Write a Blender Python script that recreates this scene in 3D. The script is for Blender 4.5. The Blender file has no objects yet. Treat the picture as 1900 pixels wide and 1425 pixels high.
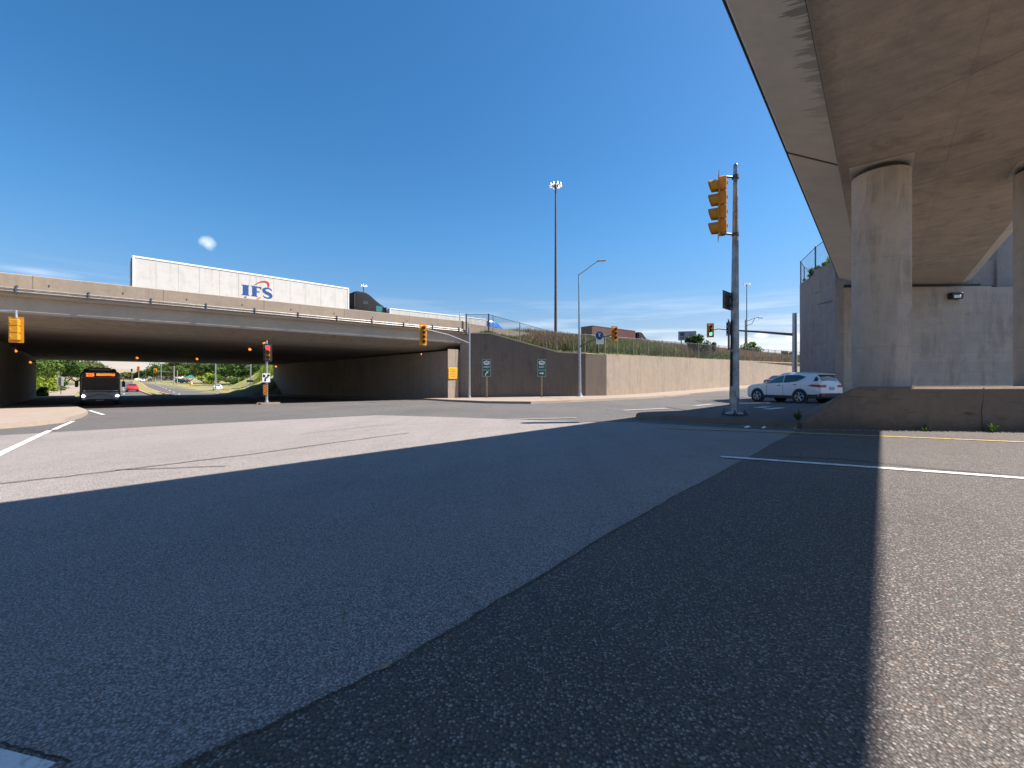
import bpy, bmesh, math, random
from mathutils import Vector, Matrix
R = math.radians
sc = bpy.context.scene
col = sc.collection
random.seed(7)

# ------------------------------------------------------------------ camera
CH = 1.05; F = 800.0; PW, PH = 1900.0, 1425.0; HX, HY = 950.0, 710.0
cam_d = bpy.data.cameras.new('camera'); cam = bpy.data.objects.new('camera', cam_d); col.objects.link(cam)
cam.location = (0, 0, CH); cam.rotation_euler = (R(90), 0, 0)
cam_d.sensor_fit = 'HORIZONTAL'; cam_d.sensor_width = 36.0; cam_d.lens = 36.0*F/PW
cam_d.shift_y = (HY-PH/2)/PW
cam_d.clip_start = 0.05; cam_d.clip_end = 9000
cam_d.dof.use_dof = True; cam_d.dof.focus_distance = 22.0; cam_d.dof.aperture_fstop = 8
sc.camera = cam
sc.view_settings.view_transform = 'Standard'; sc.view_settings.look = 'None'
sc.view_settings.exposure = 1.15; sc.view_settings.gamma = 1.0

# ------------------------------------------------------------------ light
SUN_AZ, SUN_EL = 86.0, 51.8
w = bpy.data.worlds.new('World'); sc.world = w; w.use_nodes = True
def build_world():
    nt = w.node_tree; N = nt.nodes; L = nt.links; N.clear()
    def n(t, **k):
        a = N.new(t)
        for q, v in k.items(): setattr(a, q, v)
        return a
    def mth(op, a, b=None, clamp=False):
        m = n('ShaderNodeMath', operation=op, use_clamp=clamp)
        for i, v in enumerate((a, b)):
            if v is None: continue
            if isinstance(v, (int, float)): m.inputs[i].default_value = v
            else: L.new(v, m.inputs[i])
        return m.outputs[0]
    out = n('ShaderNodeOutputWorld'); bg = n('ShaderNodeBackground')
    sky = n('ShaderNodeTexSky'); sky.sky_type = 'NISHITA'; sky.sun_disc = False
    sky.sun_elevation = R(SUN_EL); sky.sun_rotation = R(SUN_AZ)
    sky.air_density = 1.0; sky.dust_density = 0.6; sky.ozone_density = 3.0; sky.altitude = 100
    tc = n('ShaderNodeTexCoord'); sep = n('ShaderNodeSeparateXYZ'); L.new(tc.outputs['Generated'], sep.inputs[0])
    z = sep.outputs['Z']; x = sep.outputs['X']
    # thin streaks low over the horizon
    mp = n('ShaderNodeMapping'); mp.inputs['Scale'].default_value = (2.2, 2.2, 30.0); L.new(tc.outputs['Generated'], mp.inputs[0])
    nz = n('ShaderNodeTexNoise'); nz.inputs['Scale'].default_value = 1.3; nz.inputs['Detail'].default_value = 6; nz.inputs['Roughness'].default_value = 0.6
    L.new(mp.outputs[0], nz.inputs['Vector'])
    st = n('ShaderNodeMapRange'); L.new(nz.outputs[0], st.inputs[0]); st.inputs[1].default_value = 0.46; st.inputs[2].default_value = 0.72
    band = n('ShaderNodeMapRange'); L.new(z, band.inputs[0]); band.inputs[1].default_value = 0.20; band.inputs[2].default_value = 0.09
    streak = mth('MULTIPLY', st.outputs[0], band.outputs[0])
    streak = mth('MULTIPLY', streak, 0.75)
    def puff(px, py, rad, scale, lo, hi, amp, flat=1.0):
        v = Vector(((px-HX)/F, 1.0, (HY-py)/F)).normalized()
        sb = n('ShaderNodeVectorMath', operation='SUBTRACT'); L.new(tc.outputs['Generated'], sb.inputs[0]); sb.inputs[1].default_value = v
        ml = n('ShaderNodeVectorMath', operation='MULTIPLY'); L.new(sb.outputs[0], ml.inputs[0]); ml.inputs[1].default_value = (1, 1, flat)
        ln = n('ShaderNodeVectorMath', operation='LENGTH'); L.new(ml.outputs[0], ln.inputs[0])
        q = n('ShaderNodeTexNoise'); q.inputs['Scale'].default_value = scale; q.inputs['Detail'].default_value = 5
        L.new(tc.outputs['Generated'], q.inputs['Vector'])
        fall = n('ShaderNodeMapRange'); L.new(ln.outputs['Value'], fall.inputs[0]); fall.inputs[1].default_value = rad; fall.inputs[2].default_value = 0.0
        s = mth('ADD', q.outputs[0], fall.outputs[0])
        mr = n('ShaderNodeMapRange'); L.new(s, mr.inputs[0]); mr.inputs[1].default_value = lo; mr.inputs[2].default_value = hi; mr.inputs[4].default_value = amp
        return mr.outputs[0]
    m = streak
    for a in [(387, 453, .027, 34, .88, 1.3, .7, 1.3), (1470, 628, .05, 38, .95, 1.3, .9, 2.2), (1415, 622, .03, 55, .95, 1.3, .7, 2.2), (1390, 628, .02, 60, .95, 1.3, .6, 2.0),
              (640, 592, .10, 14, .95, 1.4, .3, 4), (60, 503, .10, 12, .95, 1.5, .35, 7), (1460, 660, .04, 45, .95, 1.3, .8, 2.2)]:
        m = mth('MAXIMUM', m, puff(*a))
    mix = n('ShaderNodeMix', data_type='RGBA'); L.new(m, mix.inputs[0])
    gam = n('ShaderNodeHueSaturation'); gam.inputs['Saturation'].default_value = 1.30; L.new(sky.outputs[0], gam.inputs['Color'])
    hz = n('ShaderNodeMapRange'); L.new(z, hz.inputs[0]); hz.inputs[1].default_value = 0.35; hz.inputs[2].default_value = 0.0; hz.interpolation_type = 'SMOOTHSTEP'
    tint = n('ShaderNodeMix', data_type='RGBA', blend_type='MULTIPLY'); L.new(hz.outputs[0], tint.inputs[0]); cy = n('ShaderNodeMix', data_type='RGBA', blend_type='MULTIPLY'); cy.inputs[0].default_value = 1; L.new(gam.outputs[0], cy.inputs[6]); cy.inputs[7].default_value = (.95, 1.03, 1.0, 1); L.new(cy.outputs[2], tint.inputs[6]); tint.inputs[7].default_value = (.96, .66, .68, 1)
    L.new(tint.outputs[2], mix.inputs[6]); mix.inputs[7].default_value = (6.6, 6.9, 7.6, 1)
    L.new(mix.outputs[2], bg.inputs[0]); bg.inputs[1].default_value = 0.079
    L.new(bg.outputs[0], out.inputs[0])
build_world()
sd = bpy.data.lights.new('sun', 'SUN'); so = bpy.data.objects.new('sun', sd); col.objects.link(so)
sd.energy = 5.0; sd.angle = R(0.5); sd.color = (1.0, 0.93, 0.84)
sdir = Vector((math.sin(R(SUN_AZ))*math.cos(R(SUN_EL)), math.cos(R(SUN_AZ))*math.cos(R(SUN_EL)), math.sin(R(SUN_EL))))
so.rotation_euler = (-sdir).to_track_quat('-Z', 'Y').to_euler(); so.location = (60, 4, 80)

# ------------------------------------------------------------------ frames
EA = (math.sin(R(51)), math.cos(R(51))); DA = (-EA[1], EA[0])     # highway: along, across
def W(e, d): return (e*EA[0]+d*DA[0], e*EA[1]+d*DA[1])
def ED(x, y): return (x*EA[0]+y*EA[1], x*DA[0]+y*DA[1])
OA = (math.sin(R(40.6)), math.cos(R(40.6))); OL = (-OA[1], OA[0])  # near overpass
def W2(t, l): return (t*OA[0]+l*OL[0], t*OA[1]+l*OL[1])
GD = [(-400, 0), (0, 0), (10, -.08), (20, -.25), (37, -.62), (60, -1.08), (95, -1.2), (150, -.4), (200, .5), (350, 1.8), (600, 2.4), (2500, 3)]
def interp(T, v):
    if v <= T[0][0]: return T[0][1]
    for i in range(len(T)-1):
        a, b = T[i], T[i+1]
        if v <= b[0]:
            h = b[0]-a[0]; t = (v-a[0])/h
            def sl(j):
                if j <= 0 or j >= len(T)-1: return 0.0
                return (T[j+1][1]-T[j-1][1])/(T[j+1][0]-T[j-1][0])
            m0, m1 = sl(i)*h, sl(i+1)*h
            return (2*t**3-3*t*t+1)*a[1]+(t**3-2*t*t+t)*m0+(-2*t**3+3*t*t)*b[1]+(t**3-t*t)*m1
    return T[-1][1]
def sm(a, b, v):
    t = max(0, min(1, (v-a)/(b-a))); return t*t*(3-2*t)
def g(x, y):
    e, d = ED(x, y)
    z = interp(GD, d)
    k = e-36
    if k > 0: z += 0.033*(math.sqrt(k*k+16)-4)*(1-sm(45, 60, d)) if k < 200 else 6.5*(1-sm(45, 60, d))
    r = ((x+52)+(y-84))*.7071
    if d > 92 and r > 1.5: z += min(6.0, .9*(r-1.5))*sm(94, 99, d)*(1-sm(114, 126, d)*.9)
    l = -((x+40.8)+(y-40.3))*.7071
    if d > 92 and l > 8: z += min(3.0, .12*(l-8))*sm(93, 99, d)
    return z
def G(px, py, dz=0.0):
    u = (px-HX)/F; v = (HY-py)/F; lo, hi = .3, 700.0
    Y = lo; f0 = None
    while Y < hi:
        f1 = CH+v*Y-g(u*Y, Y)-dz
        if f1 <= 0: break
        Y *= 1.02
    a, b = Y/1.02, Y
    for _ in range(40):
        m = (a+b)/2
        if CH+v*m-g(u*m, m)-dz > 0: a = m
        else: b = m
    return (u*a, a)
def XZ(px, py, Y): return ((px-HX)/F*Y, Y, CH+(HY-py)/F*Y)

# ------------------------------------------------------------------ materials
class NT:
    def __init__(s, name):
        s.m = bpy.data.materials.new(name); s.m.use_nodes = True; s.t = s.m.node_tree
        s.b = s.t.nodes['Principled BSDF']; s.out = s.t.nodes['Material Output']
        s.geo = None
    def n(s, t, **k):
        a = s.t.nodes.new(t)
        for q, v in k.items(): setattr(a, q, v)
        return a
    def l(s, a, b): s.t.links.new(a, b)
    def pos(s):
        if s.geo is None: s.geo = s.n('ShaderNodeNewGeometry')
        return s.geo.outputs['Position']
    def objco(s): return s.n('ShaderNodeTexCoord').outputs['Object']
    def map(s, vec, scale=(1, 1, 1), rot=(0, 0, 0)):
        m = s.n('ShaderNodeMapping'); s.l(vec, m.inputs[0]); m.inputs['Scale'].default_value = scale; m.inputs['Rotation'].default_value = rot
        return m.outputs[0]
    def noise(s, vec, scale, detail=4, rough=.55, dist=0):
        m = s.n('ShaderNodeTexNoise'); s.l(vec, m.inputs['Vector']); m.inputs['Scale'].default_value = scale
        m.inputs['Detail'].default_value = detail; m.inputs['Roughness'].default_value = rough; m.inputs['Distortion'].default_value = dist
        return m.outputs[0]
    def vor(s, vec, scale, out='Distance', feature='F1'):
        m = s.n('ShaderNodeTexVoronoi', feature=feature); s.l(vec, m.inputs['Vector']); m.inputs['Scale'].default_value = scale
        return m.outputs[out]
    def rng(s, v, a, b, c=0., d=1.):
        m = s.n('ShaderNodeMapRange'); s.l(v, m.inputs[0])
        for i, q in enumerate((a, b, c, d)): m.inputs[i+1].default_value = q
        return m.outputs[0]
    def math(s, op, a, b=None):
        m = s.n('ShaderNodeMath', operation=op)
        for i, v in enumerate((a, b)):
            if v is None: continue
            if isinstance(v, (int, float)): m.inputs[i].default_value = v
            else: s.l(v, m.inputs[i])
        return m.outputs[0]
    def mix(s, f, a, b, mode='MIX'):
        m = s.n('ShaderNodeMix', data_type='RGBA', blend_type=mode)
        if isinstance(f, (int, float)): m.inputs[0].default_value = f
        else: s.l(f, m.inputs[0])
        for i, v in ((6, a), (7, b)):
            if isinstance(v, tuple): m.inputs[i].default_value = (*v, 1) if len(v) == 3 else v
            else: s.l(v, m.inputs[i])
        return m.outputs[2]
    def bump(s, h, strength=.3, dist=.01):
        m = s.n('ShaderNodeBump'); s.l(h, m.inputs['Height']); m.inputs['Strength'].default_value = strength; m.inputs['Distance'].default_value = dist
        s.l(m.outputs[0], s.b.inputs['Normal'])
    def col(s, c): s.l(c, s.b.inputs['Base Color'])
    def grey(s, v):
        c = s.n('ShaderNodeCombineColor')
        for i in range(3): s.l(v, c.inputs[i])
        return c.outputs[0]

M = {}
def flat(name, c, rough=.6, metal=0, var=.12, scale=3, spec=.5, bump=0):
    q = NT(name); p = q.objco()
    f = q.noise(p, scale, 5, .6)
    f2 = q.noise(p, scale*9, 3, .6)
    s = q.math('ADD', q.math('MULTIPLY', f, .7), q.math('MULTIPLY', f2, .3))
    dark = tuple(x*(1-var*1.6) for x in c); lite = tuple(min(1, x*(1+var)) for x in c)
    q.col(q.mix(q.rng(s, .35, .65), dark, lite))
    q.l(q.rng(f2, .3, .7, max(0, rough-.08), min(1, rough+.08)), q.b.inputs['Roughness'])
    q.b.inputs['Metallic'].default_value = metal; q.b.inputs['Specular IOR Level'].default_value = spec
    if bump: q.bump(f2, bump, .01)
    M[name] = q.m; return q.m
def emis(name, c, s, base=None):
    q = NT(name); q.b.inputs['Base Color'].default_value = (*(base or c), 1)
    q.b.inputs['Emission Color'].default_value = (*c, 1); q.b.inputs['Emission Strength'].default_value = s
    q.b.inputs['Roughness'].default_value = .3
    M[name] = q.m; return q.m
def concrete(name, c, stain=.5, streak=.5, board=0.0, joint=0.0, jax=None, warm=(1.0, .93, .84), rough=.9, blot=0.5, jz=0.0):
    """weathered cast concrete: blotches, run-down streaks, board marks, joints every `joint` metres along direction jax"""
    q = NT(name); p = q.pos()
    big = q.noise(p, .35, 6, .6, .3)
    mid = q.noise(p, 2.2, 6, .65, .2)
    fine = q.noise(p, 28, 4, .7)
    c0 = q.mix(q.rng(big, .3, .7), tuple(x*.86 for x in c), tuple(c[i]*1.08*warm[i] for i in range(3)))
    c1 = q.mix(q.math('MULTIPLY', q.rng(mid, .42, .75), blot), c0, tuple(x*.62 for x in c))
    c2 = q.mix(q.math('MULTIPLY', q.rng(fine, .35, .7), .22), c1, tuple(x*.6 for x in c))
    gate = q.rng(q.noise(q.map(p, (.6, .6, .8)), 1.0, 5, .65, .5), .36, .54)
    sv = q.noise(q.map(p, (1.0, 1.0, .16)), 1.3, 8, .72, .9)
    c3 = q.mix(q.math('MULTIPLY', q.math('MULTIPLY', q.rng(sv, .46, .74), gate), streak), c2, tuple(c[i]*(.42, .38, .34)[i] for i in range(3)))
    sv2 = q.noise(q.map(p, (1.7, 1.7, .09)), 2.6, 5, .65, .3)
    c3 = q.mix(q.math('MULTIPLY', q.math('MULTIPLY', q.rng(sv2, .56, .76), gate), streak*.5), c3, tuple(min(.9, x*1.3) for x in c))
    st = q.noise(q.map(p, (.5, .5, .9)), 1.7, 8, .7, .6)
    c4 = q.mix(q.math('MULTIPLY', q.rng(st, .56, .74), stain), c3, tuple(x*.33 for x in c))
    h = fine
    if board:
        sp = q.n('ShaderNodeSeparateXYZ'); q.l(p, sp.inputs[0])
        fr = q.math('FRACT', q.math('MULTIPLY', sp.outputs[2], 1/board))
        ln = q.rng(fr, .0, .05, 1, 0)
        fl = q.math('FLOOR', q.math('MULTIPLY', sp.outputs[2], 1/board))
        wn = q.n('ShaderNodeTexWhiteNoise', noise_dimensions='1D'); q.l(fl, wn.inputs['W'])
        c4 = q.mix(q.math('MULTIPLY', wn.outputs[0], .16), c4, tuple(x*.5 for x in c))
        c4 = q.mix(q.math('MULTIPLY', ln, .4), c4, tuple(x*.4 for x in c))
    if joint:
        dt = q.n('ShaderNodeVectorMath', operation='DOT_PRODUCT'); q.l(p, dt.inputs[0]); dt.inputs[1].default_value = (jax[0], jax[1], 0)
        fr = q.math('FRACT', q.math('MULTIPLY', dt.outputs['Value'], 1/joint))
        ln = q.rng(fr, .0, .012, 1, 0)
        fl = q.math('FLOOR', q.math('MULTIPLY', dt.outputs['Value'], 1/joint))
        wn = q.n('ShaderNodeTexWhiteNoise', noise_dimensions='1D'); q.l(fl, wn.inputs['W'])
        c4 = q.mix(q.math('MULTIPLY', wn.outputs[0], .22), c4, tuple(x*.55 for x in c))
        c4 = q.mix(q.math('MULTIPLY', ln, .75), c4, tuple(x*.25 for x in c))
    st2 = q.noise(q.map(p, (1.0, 1.0, 1.3)), 6.5, 8, .75, .8)
    c4 = q.mix(q.math('MULTIPLY', q.rng(st2, .52, .70), stain*.6), c4, tuple(x*.5 for x in c))
    if name == 'over_soffit':
        dl = q.n('ShaderNodeVectorMath', operation='DOT_PRODUCT'); q.l(p, dl.inputs[0]); dl.inputs[1].default_value = (OL[0], OL[1], 0)
        da = q.n('ShaderNodeVectorMath', operation='DOT_PRODUCT'); q.l(p, da.inputs[0]); da.inputs[1].default_value = (OA[0], OA[1], 0)
        edge = q.rng(q.math('ADD', dl.outputs['Value'], q.math('MULTIPLY', st2, .5)), .78, 1.05)
        c4 = q.mix(q.math('MULTIPLY', q.math('MULTIPLY', edge, q.rng(da.outputs['Value'], 20, 5)), .75), c4, tuple(x*.25 for x in c))
        cmb = q.n('ShaderNodeCombineXYZ'); q.l(da.outputs['Value'], cmb.inputs[0]); q.l(dl.outputs['Value'], cmb.inputs[1])
        brd = q.noise(q.map(cmb.outputs[0], (6, .35, 1)), 1.2, 5, .6)
        c4 = q.mix(q.math('MULTIPLY', q.rng(brd, .42, .62), .28), c4, tuple(x*.55 for x in c))
    if name == 'barrier':
        sz = q.n('ShaderNodeSeparateXYZ'); q.l(p, sz.inputs[0])
        low = q.rng(q.math('ADD', sz.outputs[2], q.math('MULTIPLY', st2, -.5)), .12, -.18)
        c4 = q.mix(q.math('MULTIPLY', low, .7), c4, tuple(x*.4 for x in c))
        scf = q.noise(q.map(p, (.5, .5, 5), (0, .35, 0)), 2.2, 6, .7, .4)
        c4 = q.mix(q.math('MULTIPLY', q.rng(scf, .60, .68), .7), c4, tuple(x*.3 for x in c))
    q.col(c4); q.b.inputs['Roughness'].default_value = rough; q.b.inputs['Specular IOR Level'].default_value = .3
    q.bump(q.math('ADD', q.math('MULTIPLY', mid, 2.5), h), .45, .012)
    M[name] = q.m; return q.m
def edge_stain():
    q = NT('over_edge_stained'); p = q.pos(); c = (.50, .475, .44)
    big = q.noise(p, .5, 6, .65, .3); mid = q.noise(p, 3, 6, .7)
    cc = q.mix(q.rng(big, .3, .7), tuple(x*.85 for x in c), c); cc = q.mix(q.math('MULTIPLY', q.rng(mid, .42, .72), .4), cc, tuple(x*.7 for x in c))
    dt = q.n('ShaderNodeVectorMath', operation='DOT_PRODUCT'); q.l(p, dt.inputs[0]); dt.inputs[1].default_value = (OL[0], OL[1], 0)
    at = q.n('ShaderNodeVectorMath', operation='DOT_PRODUCT'); q.l(p, at.inputs[0]); at.inputs[1].default_value = (OA[0], OA[1], 0)
    cmb = q.n('ShaderNodeCombineXYZ'); q.l(at.outputs['Value'], cmb.inputs[0]); q.l(dt.outputs['Value'], cmb.inputs[1])
    teeth = q.noise(q.map(cmb.outputs[0], (3.2, .25, 1)), 1.6, 5, .7)
    reach = q.math('ADD', .80, q.math('MULTIPLY', q.rng(teeth, .4, .75), .75))
    near = q.rng(at.outputs['Value'], 13, 6)
    m = q.math('MULTIPLY', q.rng(q.math('SUBTRACT', reach, dt.outputs['Value']), -.02, .07), q.math('MULTIPLY', near, .85))
    cc = q.mix(m, cc, (.075, .072, .07))
    q.col(cc); q.b.inputs['Roughness'].default_value = .9; q.bump(mid, .4, .02); M['over_edge_stained'] = q.m
edge_stain()
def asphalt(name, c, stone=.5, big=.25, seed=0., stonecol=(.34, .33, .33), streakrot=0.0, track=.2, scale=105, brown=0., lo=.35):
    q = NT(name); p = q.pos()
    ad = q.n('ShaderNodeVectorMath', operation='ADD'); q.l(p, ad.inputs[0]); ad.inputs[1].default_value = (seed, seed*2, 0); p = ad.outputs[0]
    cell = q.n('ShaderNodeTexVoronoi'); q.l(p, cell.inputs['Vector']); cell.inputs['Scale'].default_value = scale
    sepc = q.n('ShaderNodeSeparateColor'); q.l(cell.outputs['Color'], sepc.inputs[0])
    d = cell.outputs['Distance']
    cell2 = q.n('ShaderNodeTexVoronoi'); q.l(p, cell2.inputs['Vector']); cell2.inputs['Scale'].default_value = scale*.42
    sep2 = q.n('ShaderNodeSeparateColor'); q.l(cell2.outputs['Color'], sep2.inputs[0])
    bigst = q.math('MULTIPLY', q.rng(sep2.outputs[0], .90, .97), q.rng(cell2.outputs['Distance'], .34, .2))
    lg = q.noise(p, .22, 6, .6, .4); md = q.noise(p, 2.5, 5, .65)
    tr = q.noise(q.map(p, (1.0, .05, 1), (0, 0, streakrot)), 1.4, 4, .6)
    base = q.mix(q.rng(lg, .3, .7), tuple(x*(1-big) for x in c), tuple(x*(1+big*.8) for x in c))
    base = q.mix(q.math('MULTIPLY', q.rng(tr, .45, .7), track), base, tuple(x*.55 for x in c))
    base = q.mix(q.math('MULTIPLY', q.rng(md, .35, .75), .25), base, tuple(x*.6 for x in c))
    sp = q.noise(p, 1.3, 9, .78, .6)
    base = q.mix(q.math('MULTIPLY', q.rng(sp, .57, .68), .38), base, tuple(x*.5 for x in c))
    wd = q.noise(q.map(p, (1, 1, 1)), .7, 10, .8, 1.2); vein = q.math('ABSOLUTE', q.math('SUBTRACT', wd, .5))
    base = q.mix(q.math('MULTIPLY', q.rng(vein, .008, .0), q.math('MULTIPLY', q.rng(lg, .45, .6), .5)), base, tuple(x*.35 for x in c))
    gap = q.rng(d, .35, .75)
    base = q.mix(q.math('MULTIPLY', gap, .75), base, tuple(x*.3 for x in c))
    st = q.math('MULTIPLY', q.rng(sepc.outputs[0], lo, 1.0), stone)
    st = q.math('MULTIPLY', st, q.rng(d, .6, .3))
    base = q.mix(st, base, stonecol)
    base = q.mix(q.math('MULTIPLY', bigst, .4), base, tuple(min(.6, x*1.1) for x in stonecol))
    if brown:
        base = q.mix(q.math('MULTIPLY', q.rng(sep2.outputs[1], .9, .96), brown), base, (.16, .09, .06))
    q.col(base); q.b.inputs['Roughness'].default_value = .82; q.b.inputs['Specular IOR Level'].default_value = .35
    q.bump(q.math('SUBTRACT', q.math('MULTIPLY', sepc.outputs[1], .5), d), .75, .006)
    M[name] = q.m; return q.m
def foliage(name, c1, c2, c3=None, scale=.8):
    q = NT(name); p = q.pos()
    f = q.noise(p, scale, 4, .6); f2 = q.noise(p, scale*7, 3, .7)
    cc = q.mix(q.rng(f, .35, .65), c1, c2)
    cc = q.mix(q.math('MULTIPLY', q.rng(f2, .5, .75), .7), cc, c3 or tuple(x*1.5 for x in c2))
    q.col(cc); q.b.inputs['Roughness'].default_value = .65; q.b.inputs['Specular IOR Level'].default_value = .25
    tl = q.n('ShaderNodeBsdfTranslucent'); q.l(cc, tl.inputs[0])
    ms = q.n('ShaderNodeMixShader'); ms.inputs[0].default_value = .35
    q.l(q.b.outputs[0], ms.inputs[1]); q.l(tl.outputs[0], ms.inputs[2]); q.l(ms.outputs[0], q.out.inputs[0])
    M[name] = q.m; return q.m
def chainlink(name):
    q = NT(name)
    uv = q.n('ShaderNodeTexCoord').outputs['UV']
    sp = q.n('ShaderNodeSeparateXYZ'); q.l(uv, sp.inputs[0])
    a = q.math('ADD', sp.outputs[0], sp.outputs[1]); b = q.math('SUBTRACT', sp.outputs[0], sp.outputs[1])
    def line(v):
        fr = q.math('FRACT', q.math('MULTIPLY', v, 1/.085)); return q.math('LESS_THAN', fr, .11)
    al = q.math('MAXIMUM', line(a), line(b)); q.l(al, q.b.inputs['Alpha'])
    q.b.inputs['Base Color'].default_value = (.12, .12, .12, 1); q.b.inputs['Metallic'].default_value = .5; q.b.inputs['Roughness'].default_value = .5
    M[name] = q.m
def glass(name, c=(.02, .03, .035), rough=.05):
    q = NT(name); q.b.inputs['Base Color'].default_value = (*c, 1); q.b.inputs['Roughness'].default_value = rough
    q.b.inputs['Specular IOR Level'].default_value = .8; q.b.inputs['Coat Weight'].default_value = .5; q.b.inputs['Coat Roughness'].default_value = .03
    M[name] = q.m
def paint(name, c, rough=.3, dirt=.15):
    q = NT(name); p = q.objco()
    f = q.noise(p, 1.6, 6, .65); f2 = q.noise(q.map(p, (1, 1, .08)), 5, 5, .6)
    cc = q.mix(q.math('MULTIPLY', q.rng(f, .45, .75), dirt), c, tuple(x*.55 for x in c))
    cc = q.mix(q.math('MULTIPLY', q.rng(f2, .55, .75), dirt), cc, tuple(c[i]*(.5, .42, .34)[i] for i in range(3)))
    q.col(cc); q.b.inputs['Roughness'].default_value = rough; q.b.inputs['Coat Weight'].default_value = .4; q.b.inputs['Coat Roughness'].default_value = .12
    M[name] = q.m

concrete('bridge_parapet', (.33, .275, .225), stain=.25, streak=.45, joint=6.0, jax=EA, blot=.35)
concrete('bridge_fascia', (.46, .40, .33), stain=.1, streak=.2, blot=.3)
concrete('bridge_web', (.25, .225, .20), stain=.85, streak=.35, blot=.6, joint=12, jax=EA)
concrete('bridge_web2', (.30, .27, .24), stain=.95, streak=.1, blot=.9)
concrete('bridge_soffit', (.44, .385, .34), stain=.5, streak=0, blot=.7, joint=2.4, jax=DA)
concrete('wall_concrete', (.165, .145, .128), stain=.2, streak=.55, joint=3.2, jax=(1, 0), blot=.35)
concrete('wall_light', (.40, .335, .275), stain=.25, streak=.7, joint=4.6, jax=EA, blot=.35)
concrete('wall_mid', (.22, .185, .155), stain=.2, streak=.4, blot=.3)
concrete('coping', (.52, .46, .38), stain=.2, streak=.1, blot=.3)
concrete('abutment_dark', (.44, .385, .34), stain=.35, streak=.5, joint=3.0, jax=DA, blot=.4)
concrete('over_soffit', (.44, .385, .335), stain=.75, streak=0, blot=.8)
concrete('over_edge', (.50, .475, .44), stain=.3, streak=0, blot=.35)
concrete('column', (.52, .455, .40), stain=.3, streak=.95, blot=.45)
concrete('over_abutment', (.46, .415, .37), stain=.4, streak=.85, board=.55, blot=.45)
concrete('over_wing', (.31, .295, .29), stain=.35, streak=.7, blot=.55)
concrete('barrier', (.225, .17, .13), stain=.6, streak=.3, blot=.6)
concrete('curb', (.22, .18, .15), stain=.6, streak=0, blot=.6)
concrete('curb_light', (.36, .30, .25), stain=.3, streak=0, blot=.4)
concrete('island_top', (.13, .105, .088), stain=.6, streak=0, blot=.6)
concrete('sidewalk', (.33, .27, .225), stain=.35, streak=0, blot=.4, joint=1.6, jax=EA)
concrete('median_curb', (.42, .26, .16), stain=.2, streak=0, blot=.3)
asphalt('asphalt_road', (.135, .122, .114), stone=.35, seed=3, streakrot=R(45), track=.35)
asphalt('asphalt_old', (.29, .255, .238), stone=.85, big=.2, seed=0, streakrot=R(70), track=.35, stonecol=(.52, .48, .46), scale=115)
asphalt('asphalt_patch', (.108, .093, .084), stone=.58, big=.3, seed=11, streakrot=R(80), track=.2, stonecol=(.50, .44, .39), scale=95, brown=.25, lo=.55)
asphalt('crack_fill', (.075, .065, .06), stone=.2, seed=5)
asphalt('highway_top', (.12, .115, .11), stone=.2, seed=8)
def worn(name, c):
    q = NT(name); p = q.pos()
    f = q.noise(p, 9, 6, .7); f2 = q.noise(p, 60, 3, .7)
    s = q.math('ADD', q.math('MULTIPLY', f, .6), q.math('MULTIPLY', f2, .4))
    q.col(q.mix(q.rng(s, .47, .62), c, tuple(x*.5 for x in c))); q.b.inputs['Roughness'].default_value = .75
    M[name] = q.m
worn('line_white', (.70, .68, .64)); worn('line_yellow', (.55, .36, .10)); worn('line_faint', (.34, .32, .30))
q = NT('earth'); p = q.pos(); q.col(q.mix(q.rng(q.noise(p, .6, 6), .35, .65), (.10, .12, .04), (.20, .17, .08))); q.b.inputs['Roughness'].default_value = .95
q.bump(q.noise(p, 6, 5), .6, .1); M['earth'] = q.m
q = NT('dry_grass'); p = q.pos(); cc = q.mix(q.rng(q.noise(p, .25, 6), .35, .65), (.16, .17, .05), (.30, .24, .11)); cc = q.mix(q.math('MULTIPLY', q.rng(q.noise(p, 3, 5), .5, .7), .6), cc, (.09, .12, .03)); q.col(cc); q.b.inputs['Roughness'].default_value = .95
q.bump(q.noise(p, 5, 5), .8, .15); M['dry_grass'] = q.m
foliage('blade_green', (.07, .11, .02), (.14, .16, .04), (.22, .19, .08), .25)
foliage('blade_dry', (.20, .13, .07), (.26, .17, .11), (.30, .20, .12), .25)
foliage('leaf_deep', (.035, .075, .015), (.06, .12, .02), (.10, .16, .03))
foliage('leaf_mid', (.06, .12, .02), (.11, .18, .03), (.16, .22, .04))
foliage('leaf_bright', (.16, .24, .02), (.24, .30, .03), (.30, .34, .05), 1.2)
foliage('leaf_olive', (.09, .12, .03), (.14, .14, .05), (.18, .12, .05))
flat('bark', (.10, .075, .055), .9, 0, .3, 6, bump=.5)
flat('galvanised', (.42, .44, .46), .42, .75, .16, 7)
flat('steel_dark', (.10, .11, .13), .5, .6, .15, 5); flat('pole_shaded', (.30, .33, .36), .42, .6, .35, 3); flat('fence_post', (.26, .235, .21), .6, .3, .2, 3)  # near signal pole: steel darker than galvanised, shade put into its colour
flat('mast_brown', (.09, .065, .055), .6, .3, .15, 2)
flat('steel_bright', (.55, .55, .55), .35, .7, .15, 4)
flat('rail_pipe', (.36, .34, .32), .45, .4, .2, 2)
flat('signal_yellow', (.62, .27, .012), .42, 0, .1, 5)
flat('signal_amber_board', (.55, .22, .02), .45, 0, .15, 5)
flat('signal_dark', (.02, .02, .02), .5, 0, .2, 5)
flat('lens_dark', (.035, .015, .012), .2)
flat('lens_dark_amber', (.06, .03, .008), .2)
flat('lens_dark_green', (.008, .03, .02), .2)
flat('sign_back', (.10, .10, .11), .5, .5, .2, 4)
flat('sign_green', (.004, .10, .07), .5, 0, .08, 4)
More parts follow.
